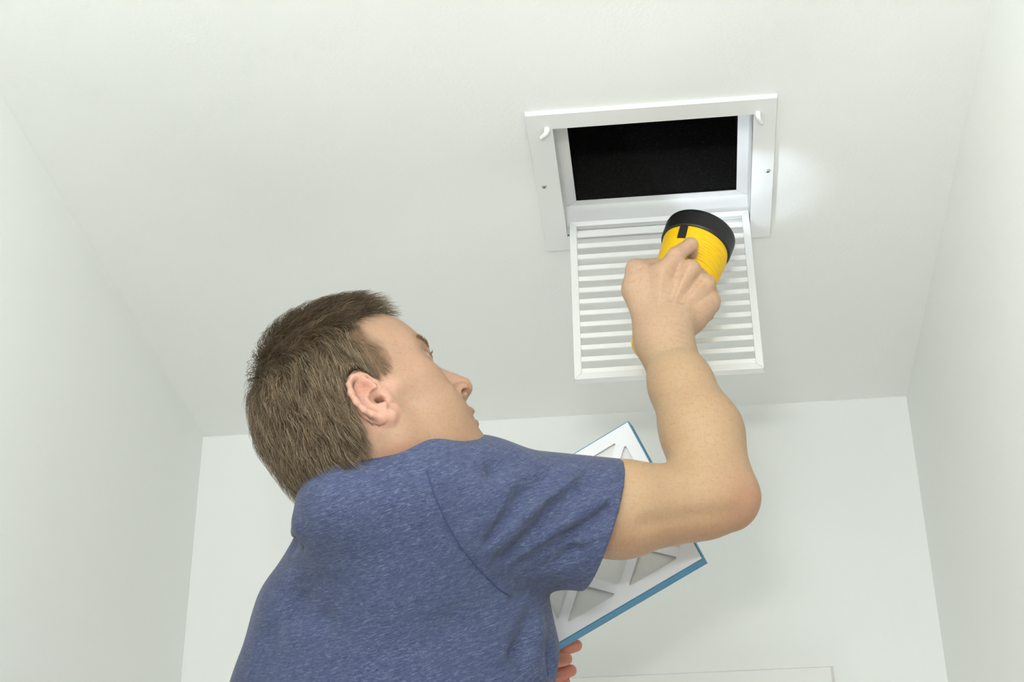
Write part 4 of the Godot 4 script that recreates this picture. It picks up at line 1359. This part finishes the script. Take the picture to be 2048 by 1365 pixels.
func hand_field() -> Field:
	var f := Field.new()
	var wr := Vector3(0.0108, 1.8826, -2.0707)
	var mcp := [Vector3(0.0168, 1.9767, -2.0413), Vector3(0.0563, 1.9811, -2.0450), Vector3(0.0773, 1.9660, -2.0627), Vector3(0.0839, 1.9489, -2.0825)]
	var rr := [0.0140, 0.0138, 0.0130, 0.0120]
	f.cone(wr + Vector3(-0.009, 0, 0.002), Vector3(0.0154, 1.9122, -2.0657) + Vector3(-0.009, 0, 0), 0.026, 0.024, 0.02)
	f.cone(wr + Vector3(0.010, 0, 0.002), Vector3(0.0225, 1.9121, -2.0664) + Vector3(0.010, 0, 0), 0.026, 0.024, 0.02)
	f.cone(Vector3(0.0316, 1.8056, -2.0651), wr, 0.0425, 0.0350, 0.03)
	f.ell(Vector3(0.0281, 1.9487, -2.0725), Vector3(0.043, 0.045, 0.017), 0.02, Basis(Vector3(0.9500, -0.2204, -0.2210), Vector3(0.3003, 0.8385, 0.4546), Vector3(0.0851, -0.4983, 0.8628)))
	for i in 4:
		f.cone(Vector3(0.0119, 1.9030, -2.0706) + Vector3(-0.015 + i * 0.010, 0, 0), mcp[i], 0.014, rr[i], 0.016)
	# index finger laid along the torch towards the switch
	f.cone(mcp[0], Vector3(0.0370, 2.0041, -2.0414), 0.0135, 0.0122, 0.008)
	f.cone(Vector3(0.0370, 2.0041, -2.0414), Vector3(0.0591, 2.0257, -2.0496), 0.0120, 0.0106, 0.004)
	f.cone(Vector3(0.0591, 2.0257, -2.0496), Vector3(0.0602, 2.0243, -2.0691), 0.0106, 0.0092, 0.004)
	# the others bend at the knuckle and go round the grip
	var pip := [Vector3(0.0700, 1.9882, -2.0770), Vector3(0.0827, 1.9733, -2.0961), Vector3(0.0851, 1.9571, -2.1104)]
	var dip := [Vector3(0.0813, 1.9963, -2.1221), Vector3(0.0852, 1.9797, -2.1367), Vector3(0.0781, 1.9621, -2.1438)]
	var tip := [Vector3(0.0717, 1.9982, -2.1455), Vector3(0.0727, 1.9812, -2.1578), Vector3(0.0646, 1.9608, -2.1618)]
	for i in 3:
		f.cone(mcp[i + 1], pip[i], rr[i + 1] - 0.0012, 0.0108, 0.006)
		f.cone(pip[i], dip[i], 0.0105, 0.0092, 0.004)
		f.cone(dip[i], tip[i], 0.0092, 0.0080, 0.004)
	f.ell(Vector3(0.0561, 1.9305, -2.0904), Vector3(0.022, 0.034, 0.022), 0.02, Basis(Vector3(0.7793, -0.5063, -0.3693), Vector3(0.6208, 0.7039, 0.3452), Vector3(0.0851, -0.4983, 0.8628)))
	# thumb round the other side
	f.cone(Vector3(-0.0079, 1.9057, -2.0729), Vector3(-0.0268, 1.9639, -2.0629), 0.018, 0.0145, 0.02)
	f.cone(Vector3(-0.0268, 1.9639, -2.0629), Vector3(-0.0229, 1.9971, -2.0580), 0.0145, 0.0125, 0.010)
	f.cone(Vector3(-0.0229, 1.9971, -2.0580), Vector3(0.0077, 2.0055, -2.0655), 0.0125, 0.0100, 0.006)
	f.ell(Vector3(-0.0068, 1.9636, -2.0650), Vector3(0.026, 0.034, 0.018), 0.02, Basis(Vector3(0.9900, 0.1397, -0.0170), Vector3(-0.1121, 0.8557, 0.5052), Vector3(0.0851, -0.4983, 0.8628)))
	# tendons and the hollows between them
	for i in 4:
		f.fold(Vector3(0.0120, 1.8934, -2.0472) + Vector3(-0.010 + i * 0.007, 0, 0), mcp[i] + Vector3(0, 0.0, 0.011), -0.0018, 0.0045)
	f.fold(Vector3(0.0256, 1.9316, -2.0439), Vector3(0.0412, 1.9761, -2.0313), 0.0030, 0.006)
	f.fold(Vector3(-0.0293, 1.9674, -2.0410), Vector3(-0.0133, 1.9722, -2.0398), 0.0012, 0.003)
	f.fold(Vector3(-0.0287, 1.9794, -2.0399), Vector3(-0.0126, 1.9881, -2.0423), 0.0012, 0.003)
	f.fold(Vector3(0.0394, 1.9278, -2.0474), Vector3(0.0659, 1.9649, -2.0460), 0.0030, 0.006)
	f.fold(Vector3(0.0494, 1.9204, -2.0585), Vector3(0.0775, 1.9492, -2.0655), 0.0028, 0.006)
	f.fold(Vector3(0.0036, 1.9221, -2.0530), Vector3(-0.0023, 1.9671, -2.0438), 0.0015, 0.008)
	return f

func other_hand_field() -> Field:
	var f := Field.new()
	f.cone(Vector3(-0.4830, 1.5119, -2.0564), Vector3(-0.4383, 1.4202, -2.3919), 0.05, 0.042, 0.02)
	f.cone(Vector3(-0.4383, 1.4202, -2.3919), Vector3(-0.2519, 1.4678, -2.3133), 0.042, 0.028, 0.03)
	f.cone(Vector3(-0.2519, 1.4678, -2.3133), Vector3(-0.2150, 1.4842, -2.3075), 0.026, 0.024, 0.02)
	f.ell(Vector3(-0.2138, 1.4901, -2.3100), Vector3(0.032, 0.036, 0.016), 0.02, Basis(Vector3(0.9273, 0.3564, 0.1143), Vector3(-0.3645, 0.7904, 0.4924), Vector3(0.0851, -0.4983, 0.8628)))
	var a := [Vector3(-0.1891, 1.5045, -2.3029), Vector3(-0.1909, 1.4906, -2.2969), Vector3(-0.1906, 1.4796, -2.3149), Vector3(-0.1954, 1.4659, -2.3246)]
	var b := [Vector3(-0.1590, 1.5128, -2.2988), Vector3(-0.1703, 1.4927, -2.2907), Vector3(-0.1676, 1.4818, -2.3158), Vector3(-0.1753, 1.4688, -2.3272)]
	var c := [Vector3(-0.1403, 1.5176, -2.3002), Vector3(-0.1544, 1.4943, -2.2890), Vector3(-0.1503, 1.4866, -2.3171), Vector3(-0.1609, 1.4731, -2.3285)]
	for i in 4:
		f.cone(Vector3(-0.2167, 1.4889, -2.3104), a[i], 0.015, 0.0112, 0.005)
		f.cone(a[i], b[i], 0.0108, 0.0102, 0.002)
		f.cone(b[i], c[i], 0.0102, 0.0092, 0.002)
	f.cone(Vector3(-0.2231, 1.5033, -2.3188), Vector3(-0.2072, 1.5330, -2.3090), 0.016, 0.013, 0.015)
	f.cone(Vector3(-0.2072, 1.5330, -2.3090), Vector3(-0.1880, 1.5424, -2.2997), 0.012, 0.0105, 0.006)
	return f
